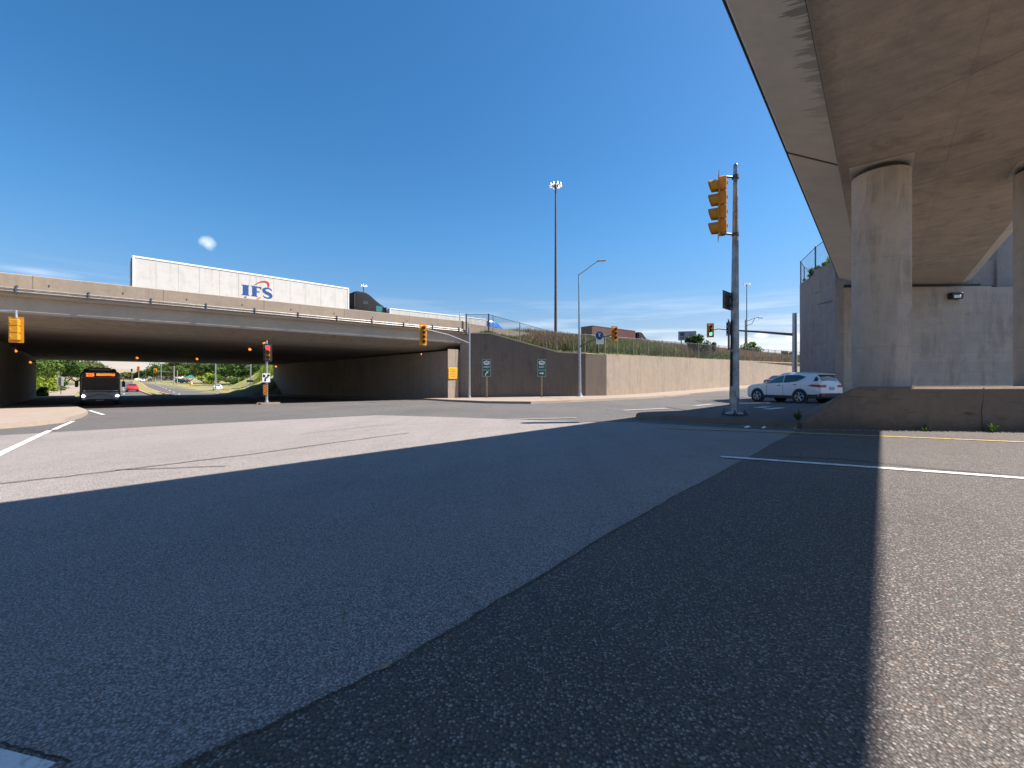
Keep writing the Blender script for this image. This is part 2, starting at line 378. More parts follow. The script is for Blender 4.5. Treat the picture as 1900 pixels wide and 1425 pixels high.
flat('sign_white', (.75, .75, .72), .5, 0, .06, 4)
flat('sign_frame', (.30, .36, .34), .5, 0, .06, 4)
flat('sign_black', (.015, .015, .015), .5)
flat('sign_blue', (.006, .06, .24), .5)
flat('sign_red', (.45, .02, .03), .5)
flat('sign_orange', (.62, .20, .015), .5, 0, .08, 5)
flat('sign_amber', (.9, .42, .02), .5, 0, .06, 5)
flat('sign_grey', (.33, .34, .35), .5)
flat('wood_post', (.34, .24, .14), .8, 0, .25, 8)
flat('rubber', (.018, .018, .02), .8, 0, .2, 8)
flat('rim', (.55, .56, .58), .3, .8, .1, 8)
flat('plastic_dark', (.03, .031, .034), .6, 0, .2, 5)
flat('seam', (.05, .055, .06), .6)
flat('dark_steel_frame', (.03, .03, .03), .6, .3, .2, 4)
flat('white_roof', (.62, .62, .60), .5)
flat('brick_house', (.30, .15, .11), .8, 0, .2, 4)
flat('roof_grey', (.16, .15, .14), .8, 0, .2, 3)
flat('building_pale', (.55, .50, .44), .8, 0, .15, 3)
flat('plate_grey', (.35, .38, .42), .5)
flat('green_cloth', (.02, .22, .15), .7)
paint('car_white', (.74, .76, .79), .25, .08); paint('car_red', (.45, .02, .02)); paint('car_dark', (.03, .035, .045)); paint('car_maroon', (.05, .018, .018))
paint('trailer_white', (.50, .485, .46), .5, .35); flat('truck_black', (.012, .012, .015), .8, 0, .1, 3, .12); paint('truck_blue', (.01, .12, .42), .3)
paint('container_rust', (.13, .04, .03), .6, .7); paint('container_brown', (.13, .065, .035), .6, .8); paint('container_olive', (.13, .14, .06), .6, .6)
paint('bus_white', (.36, .37, .38), .3, .25); paint('bus_black', (.015, .016, .02), .2); paint('trailer_door', (.10, .16, .24), .4, .2)
glass('glass_dark'); flat('glass_bus', (.008, .009, .011), .18, 0, .1, 2, .3); glass('glass_green', (.05, .11, .09)); glass('glass_teal', (.02, .14, .15))
emis('lens_red', (1, .02, .04), 1.6); emis('lens_green', (.05, 1, .45), 1.8); emis('lens_amber_lit', (1, .35, .04), 1.6)
emis('led_orange', (1, .14, .01), 1.5); emis('headlamp', (.75, .75, 1), 9); emis('lamp_amber', (1, .27, .03), .75, (.5, .2, .04))
emis('tail_red', (.5, .01, .02), .03, (.22, .006, .01)); emis('mast_lamp', (.9, .95, 1.0), .25, (.8, .8, .85))
chainlink('chain_link')
# ------------------------------------------------------------------ mesh helpers
class MB:
    def __init__(s): s.v = []; s.f = []; s.uv = {}
    def add(s, vs, fs):
        k = len(s.v); s.v += [tuple(p) for p in vs]; s.f += [tuple(k+i for i in f) for f in fs]; return s
    def box(s, c, size, rz=0, bev=0.0, mat=None):
        sx, sy, sz = (q/2 for q in size)
        if bev > 0:
            b = min(bev, sx*.9, sy*.9, sz*.9); pts = []; ring = []
            prof = [(-sz, b), (-sz+b, 0), (sz-b, 0), (sz, b)]
            vs = []
            for z, i in prof:
                a, c2 = sx-i, sy-i; k = b*.6
                vs += [(a-k, -c2, z), (a, -c2+k, z), (a, c2-k, z), (a-k, c2, z), (-a+k, c2, z), (-a, c2-k, z), (-a, -c2+k, z), (-a+k, -c2, z)]
            fs = [tuple(range(7, -1, -1)), tuple(range(24, 32))]
            for r in range(3):
                for i in range(8):
                    j = (i+1) % 8; fs.append((r*8+i, r*8+j, r*8+8+j, r*8+8+i))
        else:
            vs = [(x, y, z) for x in (-sx, sx) for y in (-sy, sy) for z in (-sz, sz)]
            fs = [(0, 1, 3, 2), (4, 6, 7, 5), (0, 4, 5, 1), (2, 3, 7, 6), (0, 2, 6, 4), (1, 5, 7, 3)]
        m = (Matrix.Translation(Vector(c)) @ (mat if mat is not None else Matrix.Rotation(rz, 4, 'Z')))
        return s.add([m @ Vector(v) for v in vs], fs)
    def cyl(s, p0, p1, r0, r1=None, seg=12, caps=True):
        r1 = r0 if r1 is None else r1
        p0, p1 = Vector(p0), Vector(p1); q = (p1-p0).to_track_quat('Z', 'Y')
        vs = []
        for p, r in ((p0, r0), (p1, r1)):
            for i in range(seg):
                a = 2*math.pi*i/seg; vs.append(p+q @ Vector((r*math.cos(a), r*math.sin(a), 0)))
        fs = [(i, (i+1) % seg, seg+(i+1) % seg, seg+i) for i in range(seg)]
        if caps: fs += [tuple(range(seg-1, -1, -1)), tuple(range(seg, 2*seg))]
        return s.add(vs, fs)
    def tube(s, pts, r, seg=8, r1=None):
        pts = [Vector(p) for p in pts]; n = len(pts); vs = []
        up = Vector((0, 0, 1))
        for i, p in enumerate(pts):
            t = (pts[min(i+1, n-1)]-pts[max(i-1, 0)]).normalized()
            a = t.cross(up)
            if a.length < 1e-3: a = t.cross(Vector((1, 0, 0)))
            a.normalize(); b = t.cross(a).normalized()
            rr = r if r1 is None else r+(r1-r)*i/(n-1)
            for k in range(seg):
                th = 2*math.pi*k/seg; vs.append(p+a*math.cos(th)*rr+b*math.sin(th)*rr)
        fs = []
        for i in range(n-1):
            for k in range(seg):
                k2 = (k+1) % seg; fs.append((i*seg+k, i*seg+k2, (i+1)*seg+k2, (i+1)*seg+k))
        fs += [tuple(range(seg)), tuple(range((n-1)*seg, n*seg))]
        return s.add(vs, fs)
    def prism(s, poly, z0, z1):
        """poly: xy list; z0,z1 numbers or functions of index"""
        n = len(poly)
        f0 = z0 if callable(z0) else (lambda i: z0); f1 = z1 if callable(z1) else (lambda i: z1)
        vs = [(p[0], p[1], f0(i)) for i, p in enumerate(poly)]+[(p[0], p[1], f1(i)) for i, p in enumerate(poly)]
        fs = [tuple(range(n-1, -1, -1)), tuple(range(n, 2*n))]+[(i, (i+1) % n, n+(i+1) % n, n+i) for i in range(n)]
        return s.add(vs, fs)
    def extr(s, prof, A, Bv, fn):
        """closed profile [(a,z)] swept from param A to Bv; fn(t,a)->xy"""
        n = len(prof); vs = []
        for t in (A, Bv):
            for a, z in prof:
                x, y = fn(t, a); vs.append((x, y, z))
        fs = [tuple(range(n)), tuple(range(2*n-1, n-1, -1))]+[(i, n+i, n+(i+1) % n, (i+1) % n) for i in range(n)]
        return s.add(vs, fs)
    def build(s, name, mat, parent=None, smooth=False, world=False, bevel=0):
        me = bpy.data.meshes.new(name); me.from_pydata(s.v, [], s.f); me.update()
        bm = bmesh.new(); bm.from_mesh(me); bmesh.ops.recalc_face_normals(bm, faces=bm.faces); bm.to_mesh(me); bm.free()
        me.materials.append(M[mat] if isinstance(mat, str) else mat)
        if smooth:
            me.polygons.foreach_set('use_smooth', [True]*len(me.polygons)); me.set_sharp_from_angle(angle=R(38))
        o = bpy.data.objects.new(name, me); col.objects.link(o)
        if parent is not None:
            o.parent = parent
            if world: o.matrix_parent_inverse = parent_inv(parent)
        if bevel:
            b = o.modifiers.new('bevel', 'BEVEL'); b.width = bevel; b.segments = 2; b.limit_method = 'ANGLE'
        return o
def parent_inv(p):
    m = Matrix.Translation(p.location) @ p.rotation_euler.to_matrix().to_4x4() @ Matrix.Diagonal((*p.scale, 1))
    return m.inverted()
def tag(o, label=None, cat=None, group=None, kind=None):
    if label: o['label'] = label
    if cat: o['category'] = cat
    if group: o['group'] = group
    if kind: o['kind'] = kind
    return o
def thing(name, loc, label, cat, rz=0, group=None):
    o = bpy.data.objects.new(name, None); col.objects.link(o); o.location = loc; o.rotation_euler = (0, 0, rz)
    o.empty_display_size = .3
    return tag(o, label, cat, group)
def children(o): return [c for c in bpy.data.objects if c.parent == o]
def copy_tree(o, parent=None):
    c = o.copy(); col.objects.link(c)
    if parent is not None: c.parent = parent
    for ch in children(o): copy_tree(ch, c)
    return c
def azr(az): return R(90-az)      # rotation turning local +x to compass azimuth az (0 = +Y, 90 = +X)

def lines():
    a = [i*2 for i in range(-35, 36)]
    a += [s*(70+10*i) for i in range(1, 24) for s in (-1, 1)]
    a += [s*(300+60*i) for i in range(1, 12) for s in (-1, 1)]
    a += [s*v for v in (1200, 1600, 2200, 3000) for s in (-1, 1)]
    return sorted(a)
CUTS = lines()
def drape(name, poly, dz, mat, kind='structure', h=0.0, hmat=None, lift=None):
    """a sheet laid over the ground; h > 0 gives it a vertical skirt (a kerb)"""
    bm = bmesh.new(); vs = [bm.verts.new((p[0], p[1], 0)) for p in poly]
    f = bm.faces.new(vs); bmesh.ops.triangulate(bm, faces=[f])
    xs = [p[0] for p in poly]; ys = [p[1] for p in poly]
    for ax, lo, hi in ((0, min(xs), max(xs)), (1, min(ys), max(ys))):
        for c in CUTS:
            if lo+1e-4 < c < hi-1e-4:
                co = (c, 0, 0) if ax == 0 else (0, c, 0); no = (1, 0, 0) if ax == 0 else (0, 1, 0)
                bmesh.ops.bisect_plane(bm, geom=bm.verts[:]+bm.edges[:]+bm.faces[:], plane_co=co, plane_no=no, dist=1e-5)
    for v in bm.verts: v.co.z = g(v.co.x, v.co.y)+dz+h
    if h > 0:
        be = [e for e in bm.edges if len(e.link_faces) == 1]
        r = bmesh.ops.extrude_edge_only(bm, edges=be)
        for v in [q for q in r['geom'] if isinstance(q, bmesh.types.BMVert)]: v.co.z -= h+.02
    bmesh.ops.recalc_face_normals(bm, faces=bm.faces)
    for fc in bm.faces:
        if abs(fc.normal.z) > .7 and fc.normal.z < 0: fc.normal_flip()
    me = bpy.data.meshes.new(name); bm.to_mesh(me); bm.free()
    me.materials.append(M[mat])
    if hmat and h > 0:
        me.materials.append(M[hmat])
        for p in me.polygons:
            if abs(p.normal.z) < .5: p.material_index = 1
    o = bpy.data.objects.new(name, me); col.objects.link(o); o['kind'] = kind
    return o
def ribbon(pts, w):
    """polyline -> polygon of width w"""
    L_, R_ = [], []
    n = len(pts)
    for i, p in enumerate(pts):
        a = pts[max(0, i-1)]; b = pts[min(n-1, i+1)]; dx, dy = b[0]-a[0], b[1]-a[1]; q = math.hypot(dx, dy) or 1
        ww = (w(i/(n-1)) if callable(w) else w)/2
        L_.append((p[0]-dy/q*ww, p[1]+dx/q*ww)); R_.append((p[0]+dy/q*ww, p[1]-dx/q*ww))
    return L_+R_[::-1]
def lerp(a, b, t): return tuple(a[i]+(b[i]-a[i])*t for i in range(len(a)))
def along(pts, s):
    for i in range(len(pts)-1):
        q = math.dist(pts[i], pts[i+1])
        if s <= q: return lerp(pts[i], pts[i+1], s/q)
        s -= q
    return pts[-1]
def plen(pts): return sum(math.dist(pts[i], pts[i+1]) for i in range(len(pts)-1))
def text_mb(body, size, mb, frame, ext=.003, align='CENTER', bold=0.0, sx=1.0):
    """lettering as mesh; frame maps (x,y,z) of the text plane to space"""
    c = bpy.data.curves.new('t', 'FONT'); c.body = body; c.size = size; c.align_x = align; c.align_y = 'CENTER'; c.extrude = ext; c.offset = bold
    o = bpy.data.objects.new('t', c); col.objects.link(o)
    me = bpy.data.meshes.new_from_object(o.evaluated_get(bpy.context.evaluated_depsgraph_get()))
    mb.add([frame(v.co.x*sx, v.co.y, v.co.z) for v in me.vertices], [tuple(p.vertices) for p in me.polygons])
    bpy.data.objects.remove(o); bpy.data.curves.remove(c); bpy.data.meshes.remove(me)

# ------------------------------------------------------------------ ground, roads, kerbs
mb = MB(); n = len(CUTS)
mb.v = [(x, y, g(x, y)-.05) for y in CUTS for x in CUTS]
mb.f = [(j*n+i, j*n+i+1, (j+1)*n+i+1, (j+1)*n+i) for j in range(n-1) for i in range(n-1)]
mb.build('ground', 'dry_grass')['kind'] = 'structure'

W0, Wa, Wb, W1, W2p, W3, W4 = (-4.3, 44.0), (-2.2, 44.0), (4.68, 44.0), (7.5, 44.0), (9.8, 44.7), (37, 66), (90, 107)
LC = [(-19.6, 19.3), (-40.9, 40.3), (-84, 83.5), (-130, 134), (-210, 222), (-460, 500)]     # far road, left kerb
RC = [(-9.5, 41.5), (-52, 84), (-74, 103), (-120, 152), (-200, 241), (-425, 500)]             # far road, right kerb
main = [(-75, -60), (100, -60), (150, 60), (92, 104), (37.3, 65.4), (9.9, 44), (-5, 43.9), (-48, 86.5), (-52, 84)]
main = main+[(-52, 84.01)][:0]+[(-84, 83.5), (-66, 58), (-40.9, 33.6), (-28, 18), (-75, 0)]
drape('road', [(-75, -60), (100, -60), (150, 60), (92, 105), (37.3, 66), (9.9, 44.5), (-5, 44.2), (-46, 88), (-75, 92), (-68, 60), (-30, 22), (-75, 10)], 0, 'asphalt_road')
drape('road', LC[2:]+RC[::-1][:-1]+[(-46, 90), (-70, 80)], .004, 'asphalt_road')
drape('side_road', [(-70, 99), (-78, 108), (-50, 122), (0, 150), (40, 170), (46, 160), (0, 138), (-48, 112)], .008, 'asphalt_road')
# older pale paving in the middle of the crossing and the darker patch at the right
seam = [(1478, 800), (1400, 842), (1330, 880), (1265, 914), (1200, 950), (1100, 1008), (1000, 1070), (900, 1130), (800, 1190), (720, 1240), (600, 1296), (500, 1346), (400, 1390), (330, 1424)]
random.seed(3)
sw = [G(*p) for p in seam]
def jitter(pts, amp, sub=5):
    out = []
    for i in range(len(pts)-1):
        for k in range(sub):
            p = lerp(pts[i], pts[i+1], k/sub); a = amp(p) if callable(amp) else amp
            out.append((p[0]+random.uniform(-a, a), p[1]+random.uniform(-a, a)))
    out.append(pts[-1]); return out
sw = jitter(sw, lambda p: .005+.0012*math.hypot(*p))
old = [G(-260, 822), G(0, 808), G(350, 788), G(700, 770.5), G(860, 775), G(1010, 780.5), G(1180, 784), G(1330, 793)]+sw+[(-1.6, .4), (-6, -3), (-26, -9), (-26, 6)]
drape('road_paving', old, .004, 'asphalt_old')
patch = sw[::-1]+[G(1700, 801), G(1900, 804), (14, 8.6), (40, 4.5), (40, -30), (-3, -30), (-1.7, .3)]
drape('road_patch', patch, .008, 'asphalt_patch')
# dark joints and sealed cracks
def crack(px, w, dz=.012, j=.02, sub=6):
    pts = jitter([G(*p) for p in px], lambda p: j*(.15 if p[1] < 2.5 else .6)+.001*math.hypot(*p), sub)
    drape('road_crack', ribbon(pts, w), dz, 'crack_fill')
drape('road_crack', ribbon([lerp(p, (p[0]+.012, p[1]-.01), 1) for p in sw], lambda t: .003+.006*abs(math.sin(t*23+math.sin(t*61)))), .012, 'crack_fill')
crack([(0, 899), (150, 882), (300, 864), (480, 842), (620, 822), (760, 804)], .035)
crack([(215, 873), (330, 869), (420, 866)], .03)
crack([(900, 783), (700, 790), (560, 806)], .025)
crack([(1440, 848), (1560, 853), (1700, 868), (1900, 886)], .03, .016)
crack([(0, 1386), (60, 1402), (130, 1422)], .008, .012)
crack([(1235, 755), (1275, 762), (1330, 757)], .09)
crack([(0, 808), (350, 788), (700, 770.5)], .03)
# painted lines
def line(px0, px1, w, mat, dz=.016):
    a, b = G(*px0), G(*px1); k = 8
    drape('road_marking', ribbon([lerp(a, b, i/k) for i in range(k+1)], w), dz, mat)
line((-90, 888), (92, 800), .11, 'line_white'); line((100, 798), (136, 782), .11, 'line_white')
line((166, 762), (192, 770), .14, 'line_white')
line((1337, 849), (2100, 904), .13, 'line_white')
line((1228, 795), (2100, 830), .11, 'line_yellow')
line((-80, 1418), (60, 1456), .10, 'line_white')
for a, b in [((1316, 771), (1352, 768.5)), ((1372, 767), (1396, 763)), ((1398, 762), (1452, 757)), ((1404, 757), (1425, 755))]: line(a, b, .34, 'line_white')
line((1290, 753.5), (1322, 750), .35, 'line_faint'); line((1155, 762), (1240, 758), .4, 'line_faint'); line((940, 779), (1070, 776), .2, 'line_faint')
line((325, 745), (352, 746), .2, 'line_faint')
def dashes(P, Q, n, ln, w=.15, mat='line_white'):
    L_ = math.dist(P, Q)
    for i in range(n):
        s = i/n; a = lerp(P, Q, s); b = lerp(P, Q, s+ln/L_); drape('road_marking', ribbon([a, lerp(a, b, .5), b], w), .022, mat)
dashes((-62, 80.5), (-204, 240), 17, 3.2, .22); dashes((-57, 84), (-200, 241.5), 17, 3.2, .22)
dashes((-72, 80), (-206, 228), 14, 3.2, .22)
dashes((-46, 73), (-26, 50), 3, 2.5, .2)
drape('road_marking', ribbon([lerp(LC[i], (LC[i][0]+.5, LC[i][1]+.4), 1) for i in range(2, 5)], .14), .022, 'line_white')
# kerbed strips
MED = [(-58.5, 72.5), (-75, 89.5), (-98, 114), (-131, 151), (-180, 207), (-240, 272)]
drape('median_strip', ribbon(MED, lambda t: .5+1.6*min(1, t*5)), .01, 'dry_grass', h=.15, hmat='median_curb')
drape('median_kerb', ribbon([(p[0]-.9, p[1]-.8) for p in MED], .35), .012, 'median_curb', h=.16)
drape('median_kerb', ribbon([(p[0]+.9, p[1]+.8) for p in MED], .35), .012, 'median_curb', h=.16)
S1 = [G(780, 741.5), G(835, 745), G(905, 748.5), G(985, 749.5), G(1060, 746.5), G(1170, 741), G(1280, 732.5), G(1345, 727), (37.6, 63.4), (92, 104), (92, 107.5), (37, 66.3), (9.8, 45), (-4.3, 44.3), (-6.3, 44.5), (-50, 88.3), (-52, 85.6)]
drape('sidewalk', S1, .01, 'sidewalk', h=.14, hmat='curb_light')
S0 = [G(-420, 812), G(-60, 800), G(0, 796), G(60, 791), G(120, 784), G(152, 775), G(163, 768.5), G(158, 764), (-41.2, 40.0), (-84, 83.2), (-130, 133.7), (-150, 131), (-96, 78), (-70, 60), (-41, 33), (-34, 20)]
drape('sidewalk', S0, .01, 'sidewalk', h=.14, hmat='curb_light')
drape('sidewalk', ribbon([(-50.8, 86.2), (-57, 92), (-62.5, 97.3), (-65.5, 101), (-64, 106), (-58, 110)], 1.6), .02, 'sidewalk', h=.13, hmat='curb_light')
ISL = [G(1180, 777), G(1260, 782), G(1350, 786), G(1430, 791), G(1478, 796), (8.2, 9.6), (9.5, 13.6), G(1470, 768), G(1380, 765), G(1300, 768), G(1225, 771), G(1185, 773)]
drape('traffic_island', ISL, .012, 'island_top', h=.13, hmat='curb')
inn = [lerp(p, (6.2, 12.1), .1) for p in ISL]
SI = [G(476, 751), G(520, 749), G(514, 744), G(480, 745)]
drape('traffic_island', SI, .01, 'curb', h=.10, hmat='curb')

# ------------------------------------------------------------------ highway embankment and its carriageway
def berm():
    fr = [(W0, 6.15), (Wa, 6.15), (Wb, 4.25), (W1, 4.1), (W2p, 4.0), (W3, 4.35), (W4, 5.2), ((220, 212), 6.0)]
    cr = []
    for (p, z) in fr:
        e, d = ED(*p); e = max(e, 24); cr.append((e, z))
    mbb = MB(); rows = []
    for i in range(len(fr)-1):
        (p, z), (p2, z2) = fr[i], fr[i+1]; k = max(1, int(math.dist(p, p2)/3))
        for j in range(k):
            rows.append((lerp(p, p2, j/k), z+(z2-z)*j/k))
    rows.append(fr[-1]); vs = []
    for p, z in rows:
        e, d = ED(*p)
        pts = [(p, z-.15), (p, z-.1)]
        dc = 41.5; zc = 6.2+.75*sm(25, 36, e)
        for t in (.3, .6, .85, 1.0):
            dd = d+(dc-d)*t; pts.append((W(e, dd), z-.1+(zc-z+.1)*(t**.8)))
        pts.append((W(e, 43.5), zc-.1)); pts.append((W(e, 46), 6.3)); pts.append((W(e, 97), 6.3)); pts.append((W(e, 112), g(*W(e, 112))-.3))
        vs.append([(q[0][0], q[0][1], q[1]) for q in pts])
    m_ = len(vs[0]); mbb.v = [v for r in vs for v in r]
    mbb.f = [(i*m_+j, (i+1)*m_+j, (i+1)*m_+j+1, i*m_+j+1) for i in range(len(vs)-1) for j in range(m_-1)]
    # left side of the bridge
    o = mbb.build('embankment', 'dry_grass', smooth=True); o['kind'] = 'structure'
    ml = MB()
    for e0, e1 in ((-16, -60), (-60, -300)):
        pr = [(30, -1.5), (37.7, 6.2), (96, 6.2), (110, -1.5)]
        ml.extr(pr, e0 if e0 < -16 else -17, e1, W)
    o = ml.build('embankment', 'dry_grass'); o['kind'] = 'structure'
    hm = MB()
    hm.add([(*W(-320, 38), 6.31), (*W(-17, 38), 6.31), (*W(-17, 95), 6.31), (*W(-320, 95), 6.31)], [(0, 1, 2, 3)])
    hm.add([(*W(20, 47), 6.33), (*W(320, 47), 6.33), (*W(320, 95), 6.33), (*W(20, 95), 6.33)], [(0, 1, 2, 3)])
    hm.build('highway', 'highway_top')['kind'] = 'structure'
berm()

# ------------------------------------------------------------------ highway bridge
BR = thing('highway_bridge', (*W(8, 38), -.6), 'long grey concrete highway bridge with pipe rails crossing over the far road', 'bridge')
eL, eR = -9.0, 23.2
def fn(t, a): return W(t, a)
m1 = MB(); m1.extr([(37.6, 6.28), (37.6, 7.34), (37.66, 7.38), (37.84, 7.38), (37.9, 7.34), (37.95, 6.28)], -200, 24.6, W); m1.build('parapet', 'bridge_parapet', BR, world=True)
m1 = MB(); m1.prism([W(24.65, 37.62), W(34, 37.62), W(34, 37.9), W(24.65, 37.9)], 5.6, lambda i: (7.2, 6.75, 6.75, 7.2)[i]); m1.build('parapet', 'bridge_parapet', BR, world=True)
m1 = MB(); m1.extr([(94.6, 6.28), (94.6, 7.34), (94.9, 7.34), (94.9, 6.28)], -200, 200, W); m1.build('parapet', 'bridge_parapet', BR, world=True)
m1 = MB(); m1.extr([(60, 6.3), (60.15, 7.2), (60.35, 7.2), (60.5, 6.3)], -200, 200, W); m1.build('median_barrier', 'bridge_parapet', BR, world=True)
# deck: edge face, overhang, web, haunch, soffit
lfe = [(-8.8, 37.65), (-13.3, 94.9)]; rte = [(24.0, 37.65), (17.3, 94.9)]
def skew(side, a):
    (e0, d0), (e1, d1) = side; return e0+(e1-e0)*(a-d0)/(d1-d0)
def fsk(t, a):
    return W(skew(lfe, a)-3 if t == 0 else skew(rte, a)+1.5, a)
mm = MB(); mm.extr([(37.66, 6.1), (37.66, 6.279), (94.85, 6.279), (94.85, 6.0), (38.3, 6.0), (38.3, 6.1)], 0, 1, fsk); mm.build('deck', 'bridge_fascia', BR, world=True)
mm = MB(); mm.extr([(38.02, 5.12), (38.02, 6.098), (38.28, 6.098), (38.28, 5.12)], 0, 1, fsk); mm.build('fascia_beam', 'bridge_fascia', BR, world=True)
mm = MB(); mm.extr([(38.04, 5.118), (38.27, 5.118), (38.35, 5.998), (40.6, 5.998), (40.6, 4.56), (40.0, 4.56)], 0, 1, fsk); mm.build('edge_girder', 'bridge_web2', BR, world=True)
mm = MB(); mm.extr([(40.603, 4.56), (40.603, 5.99), (94.8, 5.99), (94.8, 4.5), (94.0, 4.5)], 0, 1, fsk)
mm.build('soffit', 'bridge_soffit', BR, world=True)
# pipes and brackets
for dd, zz, r in ((37.52, 6.50, .05), (37.49, 6.33, .045)):
    p_ = MB(); p_.tube([(*W(e, dd), zz) for e in (-60, -30, -8, 8, 20, 23.6)]+[(*W(24.3, dd+.05), zz-.05), (*W(24.8, dd+.28), zz-.12)], r, 8); p_.build('pipe_rail', 'rail_pipe', BR, smooth=True, world=True)
for k in range(12):
    e = -9.6+3.0*k
    b = MB(); b.box((*W(e, 37.50), 6.42), (.07, .20, .40), rz=R(39), bev=.01); b.box((*W(e, 37.58), 6.62), (.10, .05, .16), rz=R(39)); b.build('pipe_bracket', 'steel_dark', BR, world=True)
for k in range(10):
    b = MB(); b.box((*W(-8.6+3.3*k, 37.585), 6.86), (.05, .02, .10), rz=R(39)); b.build('drain_outlet', 'steel_dark', BR, world=True)
# abutments
def wallslab(a, b, th, z0, z1, mat, name, parent, side=1, z1b=None):
    dx, dy = b[0]-a[0], b[1]-a[1]; q = math.hypot(dx, dy); nx, ny = -dy/q*th*side, dx/q*th*side
    m_ = MB(); zz = [z1, z1b if z1b is not None else z1]
    m_.prism([a, b, (b[0]+nx, b[1]+ny), (a[0]+nx, a[1]+ny)], z0, lambda i: zz[0] if i in (0, 3) else zz[1])
    return m_.build(name, mat, parent, world=True, bevel=.02)
la0, la1 = (-30.6, 24.2), (-68.4, 62.0)
ra0, ra1 = (-6.3, 44.15), (-47.0, 84.85)
wallslab(la0, la1, 1.4, -2.6, 4.36, 'abutment_dark', 'abutment', BR, 1)
wallslab(la0, la1, .9, 4.36, 4.52, 'sign_black', 'bearing_gap', BR, 1)
wallslab(ra0, ra1, 1.4, -2.6, 4.36, 'abutment_dark', 'abutment', BR, -1)
wallslab((ra0[0]+.2, ra0[1]+.3), ra1, .9, 4.36, 4.52, 'sign_black', 'bearing_gap', BR, -1)
pe = MB(); pe.prism([(-6.42, 43.2), (-5.48, 43.8), (-5.5, 46), (-6.9, 46)], -2, lambda i: 4.42); pe.build('abutment_end', 'wall_light', BR, world=True)
cb = MB(); cb.prism([(-5.40, 44.95), (-4.32, 44.7), (-4.0, 46.2), (-5.4, 46.4)], -2, lambda i: 6.27); cb.build('abutment_end', 'abutment_dark', BR, world=True)
wl = MB(); wl.prism([(-30.5, 24.0), (-46, 14), (-47, 15.2), (-31.5, 25.2)], -2, lambda i: 6.9 if i in (0, 3) else 3.2); wl.build('wing_wall', 'wall_concrete', BR, world=True)

# amber notice on the abutment end
sg = thing('notice_board', (-5.96, 43.47, 2.0), 'amber rectangular notice with dark lines of text fixed on the pale bridge abutment end', 'sign', rz=R(35))
bb = MB(); bb.box((0, -.03, .0), (1.0, .03, 1.12), bev=.01); bb.build('panel', 'sign_amber', sg)
bb = MB()
for i, wd in enumerate((.55, .7, .62, .7, .5)): bb.box((0, -.048, .36-.17*i), (wd, .006, .035))
bb.build('lettering', 'container_brown', sg)

# ------------------------------------------------------------------ retaining walls by the ramp
RW = thing('retaining_wall', (5, 44, -.5), 'long concrete retaining wall beside the ramp, shaded wing wall turning into a sunlit panelled wall', 'wall')
def wseg(name, a, b, za, zb, mat, th=.5, z0=-1.5):
    dx, dy = b[0]-a[0], b[1]-a[1]; q = math.hypot(dx, dy); nx, ny = -dy/q*th, dx/q*th
    m_ = MB(); m_.prism([a, b, (b[0]+nx, b[1]+ny), (a[0]+nx, a[1]+ny)], z0, lambda i: za if i in (0, 3) else zb); m_.build(name, mat, RW, world=True)
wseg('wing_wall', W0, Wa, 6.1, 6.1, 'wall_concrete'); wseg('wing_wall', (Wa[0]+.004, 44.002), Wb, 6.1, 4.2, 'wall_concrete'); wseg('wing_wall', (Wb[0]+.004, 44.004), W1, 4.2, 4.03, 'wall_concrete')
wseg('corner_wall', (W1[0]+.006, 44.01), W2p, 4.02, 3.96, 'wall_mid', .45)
prev = (W2p[0]+.01, W2p[1]-.02); zp = 3.96; run = [W2p, (18, 51.0), (27, 58.1), W3, (50, 76.3), (70, 92), W4, (130, 138)]
zt = [3.96, 4.06, 4.2, 4.35, 4.6, 4.95, 5.2, 5.8]
for i in range(len(run)-1):
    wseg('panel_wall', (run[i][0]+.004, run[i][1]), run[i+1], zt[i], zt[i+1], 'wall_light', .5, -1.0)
cm = MB()
cp = [(*W0, 6.13), (*Wa, 6.13), (*Wb, 4.23), (*W1, 4.06)]
for i in range(3):
    a, b = cp[i], cp[i+1]; cm.add([(a[0], 43.93, a[2]-.09), (b[0], 43.93, b[2]-.09), (b[0], 43.93, b[2]+.03), (a[0], 43.93, a[2]+.03), (a[0], 44.55, a[2]-.09), (b[0], 44.55, b[2]-.09), (b[0], 44.55, b[2]+.03), (a[0], 44.55, a[2]+.03)],
        [(0, 1, 2, 3), (3, 2, 6, 7), (4, 7, 6, 5), (0, 4, 5, 1)])
cm.build('coping', 'coping', RW, world=True)

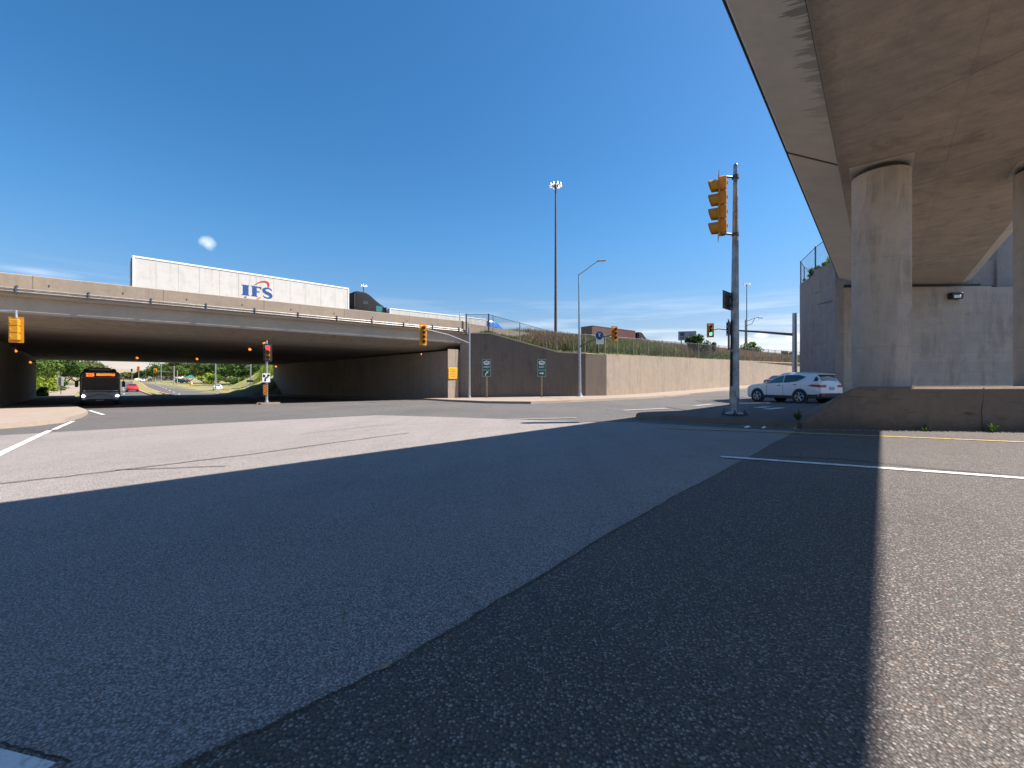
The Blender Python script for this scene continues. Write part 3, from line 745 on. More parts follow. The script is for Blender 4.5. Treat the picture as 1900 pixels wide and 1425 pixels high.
# chain-link fence
def fence(name, pts, hgt, step, label, parent_mat='fence_post', post_r=.04, firsts=0):
    t = thing(name, (pts[0][0], pts[0][1], pts[0][2]), label, 'fence')
    L_ = plen([p[:2] for p in pts]); k = int(L_/step); P = []
    xy = [p[:2] for p in pts]; cum = [0]
    for i in range(len(xy)-1): cum.append(cum[-1]+math.dist(xy[i], xy[i+1]))
    def zat(s):
        for i in range(len(cum)-1):
            if s <= cum[i+1]+1e-6: return pts[i][2]+(pts[i+1][2]-pts[i][2])*(s-cum[i])/(cum[i+1]-cum[i])
        return pts[-1][2]
    ss = sorted(set([round(step*i, 3) for i in range(k+1)]+[round(c, 3) for c in cum]))
    for s in ss:
        x, y = along(xy, s); P.append((x, y, zat(s), s))
    for i, (x, y, z, s) in enumerate(P):
        r = post_r*1.7 if i < firsts else post_r
        c = MB(); c.cyl((x, y, z-.1), (x, y, z+hgt+.06), r, seg=8); c.cyl((x, y, z+hgt+.06), (x, y, z+hgt+.1), r*1.2, r*.3, seg=8)
        if i < 100: c.build('post', 'steel_dark' if i < firsts else parent_mat, t, world=True, smooth=True)
    rr = MB(); rr.tube([(x, y, z+hgt) for x, y, z, s in P], post_r*.6, 6); rr.build('top_rail', 'steel_dark', t, world=True, smooth=True)
    me = bpy.data.meshes.new('mesh_panel'); vs = []; fs = []; uv = []
    for i in range(len(P)-1):
        a, b = P[i], P[i+1]; q = len(vs)
        vs += [(a[0], a[1], a[2]), (b[0], b[1], b[2]), (b[0], b[1], b[2]+hgt), (a[0], a[1], a[2]+hgt)]; fs.append((q, q+1, q+2, q+3))
        uv += [(a[3], 0), (b[3], 0), (b[3], hgt), (a[3], hgt)]
    me.from_pydata(vs, [], fs); ul = me.uv_layers.new(name='UVMap')
    for i, u in enumerate(uv): ul.data[i].uv = u
    me.materials.append(M['chain_link']); o = bpy.data.objects.new('mesh_panel', me); col.objects.link(o); o.parent = t; o.matrix_parent_inverse = parent_inv(t)
    return t
fp = [(-4.7, 44.3, 6.1), (-2.4, 44.3, 6.1), (4.6, 44.3, 4.2), (7.5, 44.3, 4.04), (9.7, 45.0, 3.96)]+[(run[i][0]-.15, run[i][1]+.2, zt[i]) for i in range(1, 7)]
fence('chain_link_fence', fp, 1.95, 2.75, 'long chain-link fence on top of the ramp retaining wall in front of tall grass', 'fence_post', .045, 2)
# ------------------------------------------------------------------ near overpass
H = CH+5.6
OV = thing('overpass', (*W2(14.8, 0), 0), 'grey concrete overpass right overhead on round columns, its slanting edge against the sky', 'bridge')
T0, T1 = -45.0, 32.2
def t_end(l): return T1-l*.42          # abutment line is parallel to the image, the deck end is cut on the skew
def sweep(name, prof, mat, smooth=False, t1=None):
    m_ = MB(); n_ = len(prof); k = 10; vs = []
    for i in range(k+1):
        for l, z in prof:
            te = (t1 if t1 is not None else T1)-0.0; t = T0+(te-l*1.05-T0)*i/k
            vs.append((*W2(t, l), z))
    m_.v = vs
    m_.f = [(i*n_+j, (i+1)*n_+j, (i+1)*n_+(j+1) % n_, i*n_+(j+1) % n_) for i in range(k) for j in range(n_)]+[tuple(range(n_)), tuple(range(k*n_, (k+1)*n_))]
    return m_.build(name, mat, OV, world=True, smooth=smooth)
sweep('box_girder', [(-3.42, H), (.83, H), (.85, H+.04), (.9, H+.6), (-3.4, H+.6), (-3.45, H+.04)], 'over_soffit')
sweep('deck_edge', [(.856, H+.035), (1.80, H+.27), (1.835, H+.32), (1.80, 7.5), (1.45, 7.5), (1.40, H+.62), (.91, H+.60)], 'over_edge_stained')
sweep('deck_edge', [(-3.455, H+.035), (-3.86, H+.27), (-3.9, H+.32), (-3.86, 7.9), (-3.55, 7.9), (-3.5, H+.62), (-3.46, H+.60)], 'over_edge')
sweep('deck', [(-3.39, H+.604), (1.39, H+.604), (1.39, H+.72), (-3.39, H+.72)], 'asphalt_road')
m_ = MB(); m_.tube([(*W2(-40, 1.86), H+.36), (*W2(10, 1.86), H+.36), (*W2(30.5, 1.86), H+.36)], .03, 6); m_.build('drip_rail', 'sign_black', OV, world=True)
# form-joint ribs under the soffit: slightly sunk dark lines built as thin strips
for k in range(7):
    t = -4+5.2*k; m_ = MB()
    a, b = W2(t+.7, .80), W2(t-1.2, -3.38); m_.prism(ribbon([a, b], .016), H-.006, H-.002); m_.build('form_joint', 'abutment_dark', OV, world=True)
m_ = MB(); m_.prism(ribbon([W2(-6, -1.25), W2(31.3, -1.25)], .02), H-.005, H-.001); m_.build('form_joint', 'abutment_dark', OV, world=True)
a, b = (.86, H+.036), (1.83, H+.272)
m_ = MB(); p0, p1 = W2(13.9, .87), W2(12.9, 1.82); q0, q1 = W2(14.0, .87), W2(13.0, 1.82)
m_.add([(*p0, H+.03), (*q0, H+.03), (*q1, H+.266), (*p1, H+.266), (*p0, H+.05), (*q0, H+.05), (*q1, H+.29), (*p1, H+.29)], [(0, 1, 2, 3), (4, 5, 6, 7), (0, 1, 5, 4), (2, 3, 7, 6), (0, 3, 7, 4), (1, 2, 6, 5)])
m_.build('form_joint', 'sign_black', OV, world=True)
for (cx, cy) in ((9.68, 11.32), (13.68, 10.98)):
    m_ = MB(); seg = 40
    for k, (z0, z1, r0, r1) in enumerate(((.88, 6.47, .605, .605),)):
        m_.cyl((cx, cy, z0), (cx, cy, z1), r0, r1, seg, caps=True)
    m_.build('column', 'column', OV, world=True, smooth=True)
    m_ = MB(); m_.cyl((cx, cy, 6.471), (cx, cy, 6.56), .585, .56, seg); m_.build('collar', 'crack_fill', OV, world=True, smooth=True)
    m_ = MB(); m_.cyl((cx, cy, 6.561), (cx, cy, H+.01), .44, .42, 24); m_.build('bearing', 'sign_black', OV, world=True, smooth=True)
    m_ = MB(); m_.box((cx, cy, H-.018), (1.26, 1.26, .04), rz=R(-40.6), bev=.01); m_.build('bearing_pad', 'over_edge', OV, world=True)
    for z in (1.95, 4.2):
        m_ = MB(); m_.cyl((cx, cy, z), (cx, cy, z+.012), .607, .607, seg, caps=False); m_.build('pour_joint', 'abutment_dark', OV, world=True)
# abutment under the far end
AY = 24.4
m_ = MB(); m_.prism([(18.95, AY+.25), (27.0, AY-.15), (27.0, AY+1.8), (18.95, AY+2)], -.6, H-.16); m_.build('abutment', 'over_abutment', OV, world=True, bevel=.02)
m_ = MB(); m_.prism([(19.5, AY+.32), (26.5, AY-.02), (26.5, AY+1.5), (19.5, AY+1.5)], H-.158, H-.002); m_.build('bearing_gap', 'sign_black', OV, world=True)
m_ = MB(); m_.prism([(18.935, AY+.22), (19.5, AY+.19), (19.5, AY+.4), (18.935, AY+.42)], H-.155, H-.003); m_.build('bearing_gap', 'sign_black', OV, world=True)
m_ = MB(); m_.prism([(18.9, AY+.9), (27.8, AY+.45), (27.8, AY+2.4), (18.9, AY+2.6)], H-.01, 8.1); m_.build('back_wall', 'over_wing', OV, world=True)
m_ = MB(); m_.prism([(27.003, AY-.05), (46, AY-1.2), (46, AY+1.6), (27.003, AY+2)], -.6, 6.45); m_.build('wing_wall', 'over_abutment', OV, world=True)
m_ = MB(); m_.prism([(27.803, AY+.3), (46, AY-.7), (46, AY+1.6), (27.803, AY+2.2)], 6.453, 12.8); m_.build('back_wall', 'over_wing', OV, world=True)
# left wing wall
m_ = MB(); m_.prism([(18.5, AY+.3), (18.92, AY+.2), (20.6, 30.5), (19.62, 29.4)], -.6, lambda i: (8.15, 8.15, 7.7, 7.75)[i]); m_.build('wing_wall', 'over_wing', OV, world=True, bevel=.02)
m_ = MB(); m_.prism([(19.60, 29.3), (20.6, 30.5), (44, 48), (44, 46)], -.6, lambda i: (7.62, 7.6, 6.0, 6.0)[i]); m_.build('wing_wall', 'over_wing', OV, world=True)
m_ = MB()
a, b = Vector((18.475, AY+.55, 5.75)), Vector((19.42, 28.3, 6.0))
m_.add([a, b, b+Vector((0, 0, .04)), a+Vector((0, 0, .04)), a+Vector((.03, 0, 0)), b+Vector((.03, 0, 0)), b+Vector((.03, 0, .04)), a+Vector((.03, 0, .04))], [(0, 1, 2, 3), (4, 5, 6, 7), (0, 1, 5, 4), (2, 3, 7, 6), (0, 3, 7, 4), (1, 2, 6, 5)])
m_.build('panel_joint', 'sign_black', OV, world=True)
m_ = MB(); m_.prism([(21.2, 30.2), (19.9, 29.0), (19.3, AY+2.9), (46, AY+1.8), (60, 40), (44, 45)], 3, 7.5); o = m_.build('overpass_fill', 'dry_grass'); o['kind'] = 'structure'
# wall lamp
lf = thing('wall_lamp', (24.9, AY-.03, 5.92), 'small dark wall lamp mounted high on the overpass abutment', 'lamp')
m_ = MB(); m_.box((0, -.16, 0), (.62, .30, .36), bev=.03); m_.build('housing', 'plastic_dark', lf)
m_ = MB(); m_.box((-.05, -.325, -.06), (.40, .03, .16), bev=.01); m_.build('lens', 'sign_white', lf)
# fence on the wing wall
fence('chain_link_fence', [(18.72, AY+.5, 8.1), (19.2, 27.3, 7.9), (19.75, 29.5, 7.62), (20.6, 30.4, 7.5), (26, 34.5, 7.1)], 1.7, 2.4, 'short curved chain-link fence on the wing wall beside the overpass', 'steel_dark', .035)
# low wall the columns stand on
BA = thing('concrete_barrier', (10, 10.5, 0), 'low weathered concrete median wall with a sloping nose under the overpass columns', 'barrier')
m_ = MB()
fb = [(6.55, 9.72), (6.85, 9.69), (7.15, 9.66), (7.4, 9.635), (7.6, 9.615), (7.78, 9.597), (9.5, 9.30), (10.8, 9.08), (16, 8.3), (30, 6.0)]
top = [.14, .33, .56, .77, .90, .955, .95, .96, 1.0, 1.05]
vs = []
for (x, y), t in zip(fb, top):
    k = (t-.1)/.85
    bx_ = (8.75, 9.17, 9.6, 9.95, 10.22, 10.45, 12.0, 13.4, 18, 32)[fb.index((x, y))]; by_ = y+3.25
    vs += [(x, y, -.1), (x, y+.006, .1*t), (x, y+.02, .5*t), (x, y+.035, t-.035*k-.005), (x, y+.075, t), (bx_, by_, t), (bx_+.02, by_+.1, -.1)]
n_ = 7; m_.v = vs
m_.f = [(i*n_+j, (i+1)*n_+j, (i+1)*n_+j+1, i*n_+j+1) for i in range(len(fb)-1) for j in range(n_-1)]+[tuple(range(n_)), tuple(range((len(fb)-1)*n_, len(fb)*n_))]
m_.build('wall_body', 'barrier', BA, world=True, smooth=True)
random.seed(5)
pts = [(7.72, 9.62), (7.66, 9.62)]
m_ = MB()
def vcrack(x0, y0, z0, z1, w, name='crack'):
    c_ = MB(); k = 9; L_ = []; x = x0
    for i in range(k+1):
        t = i/k; z = z1+(z0-z1)*t; x += random.uniform(-.025, .02); yy = y0-.003+(z/.095*.006 if z < .095 else .006+.014*(z-.095)/.38 if z < .475 else .02+.015*(z-.475)/.44); ww = w*random.uniform(.4, 1.3)
        L_.append(((x-ww, yy, z), (x+ww, yy, z)))
    for i in range(k):
        a, b = L_[i], L_[i+1]; c_.add([a[0], a[1], b[1], b[0], *(tuple(Vector(q)+Vector((0, .03, 0))) for q in (a[0], a[1], b[1], b[0]))], [(0, 1, 2, 3), (4, 5, 6, 7), (0, 3, 7, 4), (1, 2, 6, 5), (0, 1, 5, 4), (3, 2, 6, 7)])
    c_.build(name, 'crack_fill', BA, world=True)
vcrack(7.98, 9.575, 0, .94, .006); vcrack(8.06, 9.56, .3, .94, .003); vcrack(10.1, 9.20, 0, .94, .0025)

gr = MB(); rg = random.Random(12)
for i in range(1500):
    u = rg.random()
    if u < .7: q_ = lerp((6.5, 9.72), (14, 8.6), rg.random()); x_, y_ = q_[0]+rg.gauss(0, .03), q_[1]-abs(rg.gauss(0, .10))-.01
    else: q_ = lerp(G(1200, 779), G(1478, 797), rg.random()); x_, y_ = q_[0]+rg.gauss(0, .04), q_[1]-abs(rg.gauss(0, .10))-.02
    s_ = rg.uniform(.004, .017); z_ = g(x_, y_)+.012; a_ = rg.uniform(0, 3)
    gr.add([(x_-s_*math.cos(a_), y_-s_*math.sin(a_), z_), (x_+s_*math.sin(a_), y_-s_*math.cos(a_), z_), (x_+s_*math.cos(a_), y_+s_*math.sin(a_), z_), (x_-s_*math.sin(a_), y_+s_*math.cos(a_), z_), (x_, y_, z_+s_*.8)], [(0, 1, 4), (1, 2, 4), (2, 3, 4), (3, 0, 4)])
o = gr.build('grit', 'curb_light'); tag(o, 'loose pale grit and small stones gathered along the kerb and the median wall', 'grit', kind='stuff')
# weeds at its foot
def weed(x, y, s, label, mat='leaf_olive', seed=0, z=None):
    rnd = random.Random(seed); m_ = MB(); z0 = g(x, y)+.0 if z is None else z
    for i in range(26):
        a = rnd.uniform(0, 6.28); l = s*rnd.uniform(.5, 1.1); el = rnd.uniform(.5, 1.4); wd = s*.06
        d = Vector((math.cos(a)*math.cos(el), math.sin(a)*math.cos(el), math.sin(el))); sd_ = Vector((-math.sin(a), math.cos(a), 0))*wd
        b0 = Vector((rnd.uniform(-.1, .1)*s, rnd.uniform(-.05, .05)*s, 0)); m1_ = b0+d*l*.55+Vector((0, 0, .02)); t1_ = b0+d*l-Vector((0, 0, l*.12))
        m_.add([b0-sd_*.3, b0+sd_*.3, m1_+sd_, m1_-sd_, t1_], [(0, 1, 2, 3), (3, 2, 4)])
    t = thing('weed', (x, y, z0), label, 'weed'); m_.build('leaves', mat, t); return t
for i, (x, y, s, lb) in enumerate([(8.9, 9.28, .20, 'small dark weed at the foot of the median wall, leftmost of the wall-foot weeds'), (10.1, 9.07, .26, 'weed with a pale leaf in front of the first overpass column'), (11.0, 8.95, .42, 'tallest dark weed at the foot of the median wall between the columns'), (12.9, 8.66, .24, 'low green weed at the foot of the median wall, farthest right'), (11.9, 8.8, .18, 'flat weed tuft on the median wall foot by the second column')]):
    weed(x, y, s, lb, 'leaf_deep' if i != 1 else 'leaf_mid', i)
weed(6.9, 10.4, .30, 'yellow-green weed tuft growing at the sloping nose of the median wall', 'leaf_olive', 9, .15)
def litter(x, y, s, label):
    t = thing('paper_scrap', (x, y, g(x, y)+.012), label, 'litter', rz=.4); m_ = MB()
    m_.add([(-s, -s*.4, 0), (s*.2, -s*.5, .03), (s, -.1*s, .0), (s*.5, s*.5, .04), (-s*.6, s*.4, .01), (0, 0, .05)], [(0, 1, 5), (1, 2, 5), (2, 3, 5), (3, 4, 5), (4, 0, 5)]); m_.build('sheet', 'sign_white', t)
litter(5.55, 10.15, .13, 'crumpled white paper scrap lying against the kerb, left of the two'); litter(5.85, 10.0, .09, 'smaller crumpled white paper scrap against the kerb, right of the two')
litter(6.55, 9.95, .06, 'tiny white scrap at the tip of the median wall')
t = thing('dry_leaf', (*G(712, 1246), .012), 'curled brown leaf lying on the asphalt seam in the foreground', 'leaf', rz=.7); m_ = MB()
m_.add([(-.02, 0, 0), (0, .008, .006), (.022, .002, .012), (.012, -.008, .004), (-.006, -.008, .003), (0, 0, .008)], [(0, 1, 5), (1, 2, 5), (2, 3, 5), (3, 4, 5), (4, 0, 5)]); m_.build('blade', 'sign_orange' if False else 'wood_post', t)

# ------------------------------------------------------------------ traffic signals
def head(parent, at, az, n_=3, lit=-1, lits=None, sec=.34, wd=.34, board=True, housing='signal_yellow', boardmat='signal_yellow', visl=.27, name='signal_head', lenses=None, bw=.13):
    """signal head facing compass azimuth az, centre at `at` (world)"""
    o = MB(); hh = sec*n_; c = Vector(at)
    q = Matrix.Translation(c) @ Matrix.Rotation(azr(az), 4, 'Z')      # local +x = facing
    def T(p): return q @ Vector(p)
    for i in range(n_):
        z = hh/2-sec*(i+.5); o.box(T((-.10, 0, z)), (.20, wd, sec-.012), mat=q.to_3x3().to_4x4(), bev=.03)
        o.box(T((-.215, wd*.32, z)), (.03, .05, .10), mat=q.to_3x3().to_4x4(), bev=.01)
    h_ = o.build(name, housing, parent, world=True)
    def sub(mb_, nm, mat, smooth=False):
        ob = mb_.build(nm, mat); ob.parent = h_; ob.matrix_parent_inverse = (parent_inv_full(h_)); return ob
    if board:
        b = MB(); a = wd/2+bw; zt = hh/2+bw
        R3 = q.to_3x3().to_4x4()
        b.box(T((.004, wd/2+bw/2, 0)), (.012, bw, 2*zt), mat=R3); b.box(T((.004, -wd/2-bw/2, 0)), (.012, bw, 2*zt), mat=R3)
        b.box(T((.004, 0, hh/2+bw/2)), (.012, wd, bw), mat=R3); b.box(T((.004, 0, -hh/2-bw/2)), (.012, wd, bw), mat=R3)
        sub(b, 'backboard', boardmat)
    for i in range(n_):
        z = hh/2-sec*(i+.5); rr = sec*.43; seg = 20
        v = MB(); vs = []; a0, a1 = -0.28*math.pi, 1.28*math.pi
        for s_, rad in ((0, rr), (1, rr*.97)):
            for k in range(seg+1):
                th = a0+(a1-a0)*k/seg; cut = visl*(1.0 if True else 1)*(.62+.38*max(0, (math.sin(th)+.9)/1.9))
                vs.append(T((.005+(cut if s_ else 0), rad*math.cos(th), z+rad*math.sin(th))))
        vs2 = []
        for s_, rad in ((0, rr-.008), (1, rr*.97-.008)):
            for k in range(seg+1):
                th = a0+(a1-a0)*k/seg; cut = visl*(.62+.38*max(0, (math.sin(th)+.9)/1.9))
                vs2.append(T((.005+(cut if s_ else 0), rad*math.cos(th), z+rad*math.sin(th))))
        m1_ = seg+1; fs = [(k, k+1, m1_+k+1, m1_+k) for k in range(seg)]; N2 = 2*m1_
        fs2 = [(N2+k, N2+m1_+k, N2+m1_+k+1, N2+k+1) for k in range(seg)]
        fs3 = [(m1_+k, m1_+k+1, N2+m1_+k+1, N2+m1_+k) for k in range(seg)]
        v.add(vs+vs2, fs+fs2+fs3+[(0, m1_, N2+m1_, N2), (seg, N2+seg, N2+m1_+seg, m1_+seg)])
        sub(v, 'visor', housing, True)
        ln = MB(); ln.cyl(T((0, 0, z)), T((.02, 0, z)), rr*.93, rr*.8, 20)
        lm = ('lens_dark', 'lens_dark_amber', 'lens_dark_green', 'lens_dark_green')[i]
        if i == lit: lm = lits
        sub(ln, 'lens', lm, True)
    return h_
def parent_inv_full(h_):
    bpy.context.view_layer.update()
    return h_.matrix_world.inverted()

# the tall pole on the island
PX, PY = 6.42, 12.45
SP = thing('traffic_signal', (PX, PY, .13), 'tall pole on the near traffic island with a four-lamp yellow signal seen side-on', 'traffic light')
m_ = MB(); m_.cyl((PX, PY, .16), (PX+.04, PY, 7.33), .138, .062, 20); m_.cyl((PX+.04, PY, 7.33), (PX+.04, PY, 7.36), .062, .05, 20); m_.build('pole', 'pole_shaded', SP, world=True, smooth=True)
m_ = MB(); m_.box((PX, PY, .155), (.46, .46, .035), rz=R(20), bev=.008); m_.cyl((PX, PY, .17), (PX, PY, .21), .17, .15, 20)
m_.build('base_plate', 'galvanised', SP, world=True)
for i in range(4):
    a = R(20+45+90*i); bx, by = PX+.27*math.cos(a), PY+.27*math.sin(a)
    m_ = MB(); m_.cyl((bx, by, .13), (bx, by, .28), .02, seg=8); m_.cyl((bx, by, .17), (bx, by, .21), .045, seg=6); m_.box((bx, by, .15), (.11, .11, .05)); m_.build('anchor_bolt', 'steel_dark', SP, world=True)
hc = (XZ(1345, 381, 12.2)); HZ = hc[2]
head(SP, (hc[0]-.13, hc[1]+.1, HZ), -67, 4, sec=.405, wd=.36, visl=.27, bw=.12)
for zz, dz in ((HZ+.82, .10), (HZ-.80, .06)):
    m_ = MB(); m_.tube([(hc[0]-.06, hc[1]+.08, zz), (hc[0]+.06, hc[1]+.06, zz+.02), (PX-.02, PY, zz+dz)], .035, 8); m_.cyl((PX+.03, PY, zz+dz-.05), (PX+.03, PY, zz+dz+.05), .095, seg=14); m_.build('bracket', 'steel_dark', SP, world=True, smooth=True)
# sign backs on the pole: plates parallel to compass 47
def plate_on(parent, c, az, wd, hg, name, mat, dz=0, th=.02, off=0):
    m_ = MB(); m_.box((c[0], c[1], c[2]), (wd, th, hg), rz=azr(az), bev=.006); return m_.build(name, mat, parent, world=True)
c = XZ(1358, 556, 12.45)
plate_on(SP, (PX-.02, PY+.17, 3.42), 47, 1.15, .52, 'sign_plate', 'sign_back')
m_ = MB()
for zz in (3.30, 3.55): m_.box((PX-.02, PY+.13, zz), (.8, .03, .04), rz=azr(47))
m_.build('sign_bracket', 'steel_dark', SP, world=True)
plate_on(SP, (PX-.13, PY+.06, 2.43), 30, .62, .86, 'sign_plate', 'sign_back')
plate_on(SP, (PX-.10, PY+.02, 1.45), 27, .34, 1.0, 'sign_plate', 'sign_black')
m_ = MB(); m_.box((PX+.02, PY-.14, .72), (.10, .03, .2)); m_.build('hand_hole', 'galvanised', SP, world=True)

# arms
def signal_pole(px, py, ztop, r0, r1, label, name='traffic_signal'):
    x, y = px, py; z = g(x, y)+.14
    t = thing(name, (x, y, z), label, 'traffic light')
    m_ = MB(); m_.cyl((x, y, z), (x, y, ztop), r0, r1, 14); m_.build('pole', 'galvanised', t, world=True, smooth=True)
    m_ = MB(); m_.cyl((x, y, z), (x, y, z+.05), r0*2.2, seg=14); m_.cyl((x, y, z+.05), (x, y, z+.22), r0*1.35, r0*1.05, seg=14); m_.build('base_plate', 'galvanised', t, world=True, smooth=True)
    return t
def arm(t, pts, r0, r1, mat='galvanised'):
    m_ = MB(); m_.tube(pts, r0, 8, r1); return m_.build('arm', mat, t, world=True, smooth=True)
# left of the wing wall
x, y = -4.22, 42.6
t = signal_pole(x, y, 1.05+102/800*42.6, .13, .10, 'grey signal pole at the bridge corner with a long arm holding a four-lamp yellow signal')
s = XZ(785, 621, 35.0)
arm(t, [(x, y, XZ(869, 637, 42.6)[2]), (lerp((x, y), s[:2], .5)[0], lerp((x, y), s[:2], .5)[1], 5.35), (s[0]+.25, s[1]+.1, XZ(792, 611, 35)[2])], .075, .05)
head(t, s, 150, 4, sec=.37, wd=.36, bw=.12)
# street lamp with a signal arm
bx, by = (6.55, 41.6); zt = 1.05+(710-508)/800*by
SL = thing('street_lamp', (bx, by, g(bx, by)+.14), 'tall galvanised street lamp on the pavement before the wall with a small signal arm', 'street lamp')
z0 = g(bx, by)+.14
m_ = MB(); m_.cyl((bx, by, z0), (bx-.1, by, zt), .15, .075, 14); m_.build('pole', 'galvanised', SL, world=True, smooth=True)
m_ = MB(); m_.cyl((bx, by, z0), (bx, by, z0+.1), .34, .3, 14); m_.cyl((bx, by, z0+.1), (bx, by, z0+.35), .22, .16, 14); m_.build('base_plate', 'steel_bright', SL, world=True, smooth=True)
k = by/800
P = [(bx-.1, by, zt-.1), (bx+9*k, by-.2, zt+5*k), (bx+20*k, by-.4, zt+13*k), (bx+31*k, by-.6, zt+20*k), (bx+36*k, by-.6, zt+21*k)]
arm(SL, P, .05, .04)
m_ = MB(); m_.box((bx+38*k, by-.6, zt+21.5*k), (.85, .3, .16), bev=.06, mat=Matrix.Rotation(-.08, 4, 'Y')); m_.build('lamp_head', 'galvanised', SL, world=True)
m_ = MB(); m_.box((bx+39*k, by-.6, zt+21.2*k-.09), (.5, .22, .05), bev=.02); m_.build('lamp_lens', 'sign_white', SL, world=True)
s = XZ(1140, 619, 32.0); z1 = 1.05+67/800*by
arm(SL, [(bx, by, z1), (lerp((bx, by), s[:2], .6)[0], lerp((bx, by), s[:2], .6)[1], z1+.28), (s[0]-.1, s[1]+.25, s[2]-.1)], .07, .05, 'steel_dark')
head(SL, s, 165, 3, sec=.30, wd=.30, bw=.10, housing='signal_amber_board', boardmat='signal_amber_board', lit=-1)
s2 = lerp((bx, by, z1), (s[0], s[1], s[2]), .62)
m_ = MB(); m_.cyl((s2[0], s2[1]-.12, s2[2]+.32), (s2[0], s2[1]-.15, s2[2]+.32), .36, seg=24); m_.box((s2[0]+.03, s2[1]-.135, s2[2]-.18), (.62, .03, .45), bev=.01); m_.build('sign_plate', 'sign_white', SL, world=True)
m_ = MB(); m_.cyl((s2[0], s2[1]-.151, s2[2]+.32), (s2[0], s2[1]-.155, s2[2]+.32), .33, seg=24); m_.build('sign_ring', 'sign_blue', SL, world=True)
m_ = MB(); m_.box((s2[0], s2[1]-.16, s2[2]+.32), (.09, .008, .40)); m_.box((s2[0], s2[1]-.16, s2[2]+.47), (.22, .008, .09), mat=Matrix.Rotation(.0, 4, 'Y')); m_.build('sign_arrow', 'sign_white', SL, world=True)

# signals over the ramp, on the pole behind the white car
x, y = 23.6, 36.0
t = signal_pole(x, y, 1.05+129/800*36, .2, .17, 'thick grey pole rising behind the white car with a mast arm carrying a green-lit signal')
s = XZ(1318, 613, 40.0); sb_ = XZ(1352, 610, 39.2); za = XZ(1465, 621, 36)[2]
arm(t, [(x, y, za), lerp((x, y, za), (sb_[0], sb_[1], sb_[2]-.05), .5), (sb_[0], sb_[1]+.1, XZ(1352, 612, 39.2)[2])], .12, .07, 'steel_dark')
arm(t, [(sb_[0], sb_[1]+.1, XZ(1352, 612, 39.2)[2]), (sb_[0]-.8, sb_[1]+.3, sb_[2]+.02), (s[0]+.2, s[1]+.1, s[2]+.02)], .045, .04, 'steel_dark')
head(t, s, 190, 3, 2, 'lens_green', sec=.34, wd=.34, bw=.14, housing='signal_amber_board', boardmat='signal_amber_board')
head(t, (sb_[0]+.05, sb_[1], sb_[2]), 235, 3, sec=.34, wd=.34, bw=.10, housing='signal_dark', boardmat='sign_back')

# the one hanging at the far left, seen from behind
sx = XZ(30, 612, 22.5); x, y = -31.5, 20.2
t = signal_pole(x, y, 6.0, .13, .1, 'yellow signal seen from behind, hanging from a white arm before the left abutment')
za = XZ(10, 577, 22.5)[2]
arm(t, [(x, y, za), (sx[0]-1, sx[1]-.05, za), (sx[0], sx[1], za)], .06, .05, 'steel_bright')
arm(t, [(sx[0], sx[1], za+.04), (sx[0], sx[1], za-.18), (sx[0]+.02, sx[1], sx[2]+.6)], .06, .05, 'steel_bright')
head(t, sx, -20, 3, sec=.37, wd=.36, bw=.12)

# red one on the small island, with its two signs
x, y = -18.95, 33.3; z0 = g(x, y)+.14
t = signal_pole(x, y, 4.3, .10, .08, 'pole on the small island with a red-lit signal, arrow sign and striped marker')
s = XZ(496, 654, 33.0); head(t, (s[0], y-.25, s[2]), 150, 3, 0, 'lens_red', sec=.37, wd=.36, bw=.12, housing='signal_amber_board', boardmat='signal_dark')
def frame2(c, az):
    q = Matrix.Translation(Vector(c)) @ Matrix.Rotation(R(180-az), 4, 'Z')     # plane facing azimuth az: local x right, y up, z toward viewer
    return lambda a, b, c_: tuple(q @ Vector((a, -c_, b)))
def plate(parent, fr, x0, x1, y0, y1, z, th, name, mat):
    m_ = MB(); m_.add([fr(x0, y0, z), fr(x1, y0, z), fr(x1, y1, z), fr(x0, y1, z), fr(x0, y0, z+th), fr(x1, y0, z+th), fr(x1, y1, z+th), fr(x0, y1, z+th)], [(0, 1, 2, 3), (4, 5, 6, 7), (0, 1, 5, 4), (2, 3, 7, 6), (0, 3, 7, 4), (1, 2, 6, 5)])
    return m_.build(name, mat, parent, world=True)
def shape(parent, fr, poly, z, th, name, mat):
    m_ = MB(); n_ = len(poly); m_.add([fr(a, b, z) for a, b in poly]+[fr(a, b, z+th) for a, b in poly], [tuple(range(n_)), tuple(range(n_, 2*n_))]+[(i, (i+1) % n_, n_+(i+1) % n_, n_+i) for i in range(n_)])
    return m_.build(name, mat, parent, world=True)
zc = XZ(494, 701, y)[2]; fr = frame2((x+.05, y-.14, zc), 150)
plate(t, fr, -.26, .26, -.34, .34, 0, .012, 'sign_plate', 'sign_white')
shape(t, fr, [(-.15, -.27), (-.02, -.27), (.0, -.08), (.16, .06), (.20, .16), (.27, .16), (.15, .30), (.02, .16), (.08, .16), (.05, .1), (-.10, -.03)], .014, .004, 'arrow', 'sign_black')
shape(t, fr, [(-.22, .04), (-.06, .04), (-.06, .18), (-.13, .26), (-.22, .26)], .014, .004, 'symbol', 'sign_black')
zc = XZ(494, 724, y)[2]; fr = frame2((x-.02, y-.14, zc), 150)
def striped(parent, fr, wd, hg, n_=5):
    plate(parent, fr, -wd/2, wd/2, -hg/2, hg/2, 0, .012, 'marker_plate', 'sign_black')
    for i in range(n_):
        b0 = -hg/2+hg*(i+.08)/n_; st = hg/n_*.5
        y1_ = min(hg/2, b0+st+wd*.7)
        shape(parent, fr, [(-wd/2, min(hg/2, b0+wd*.7)), (-wd/2, min(hg/2, b0+wd*.7+st)), (wd/2, min(hg/2, b0+st)), (wd/2, b0)], .013, .004, 'stripe', 'sign_orange')
striped(t, fr, .30, .92)

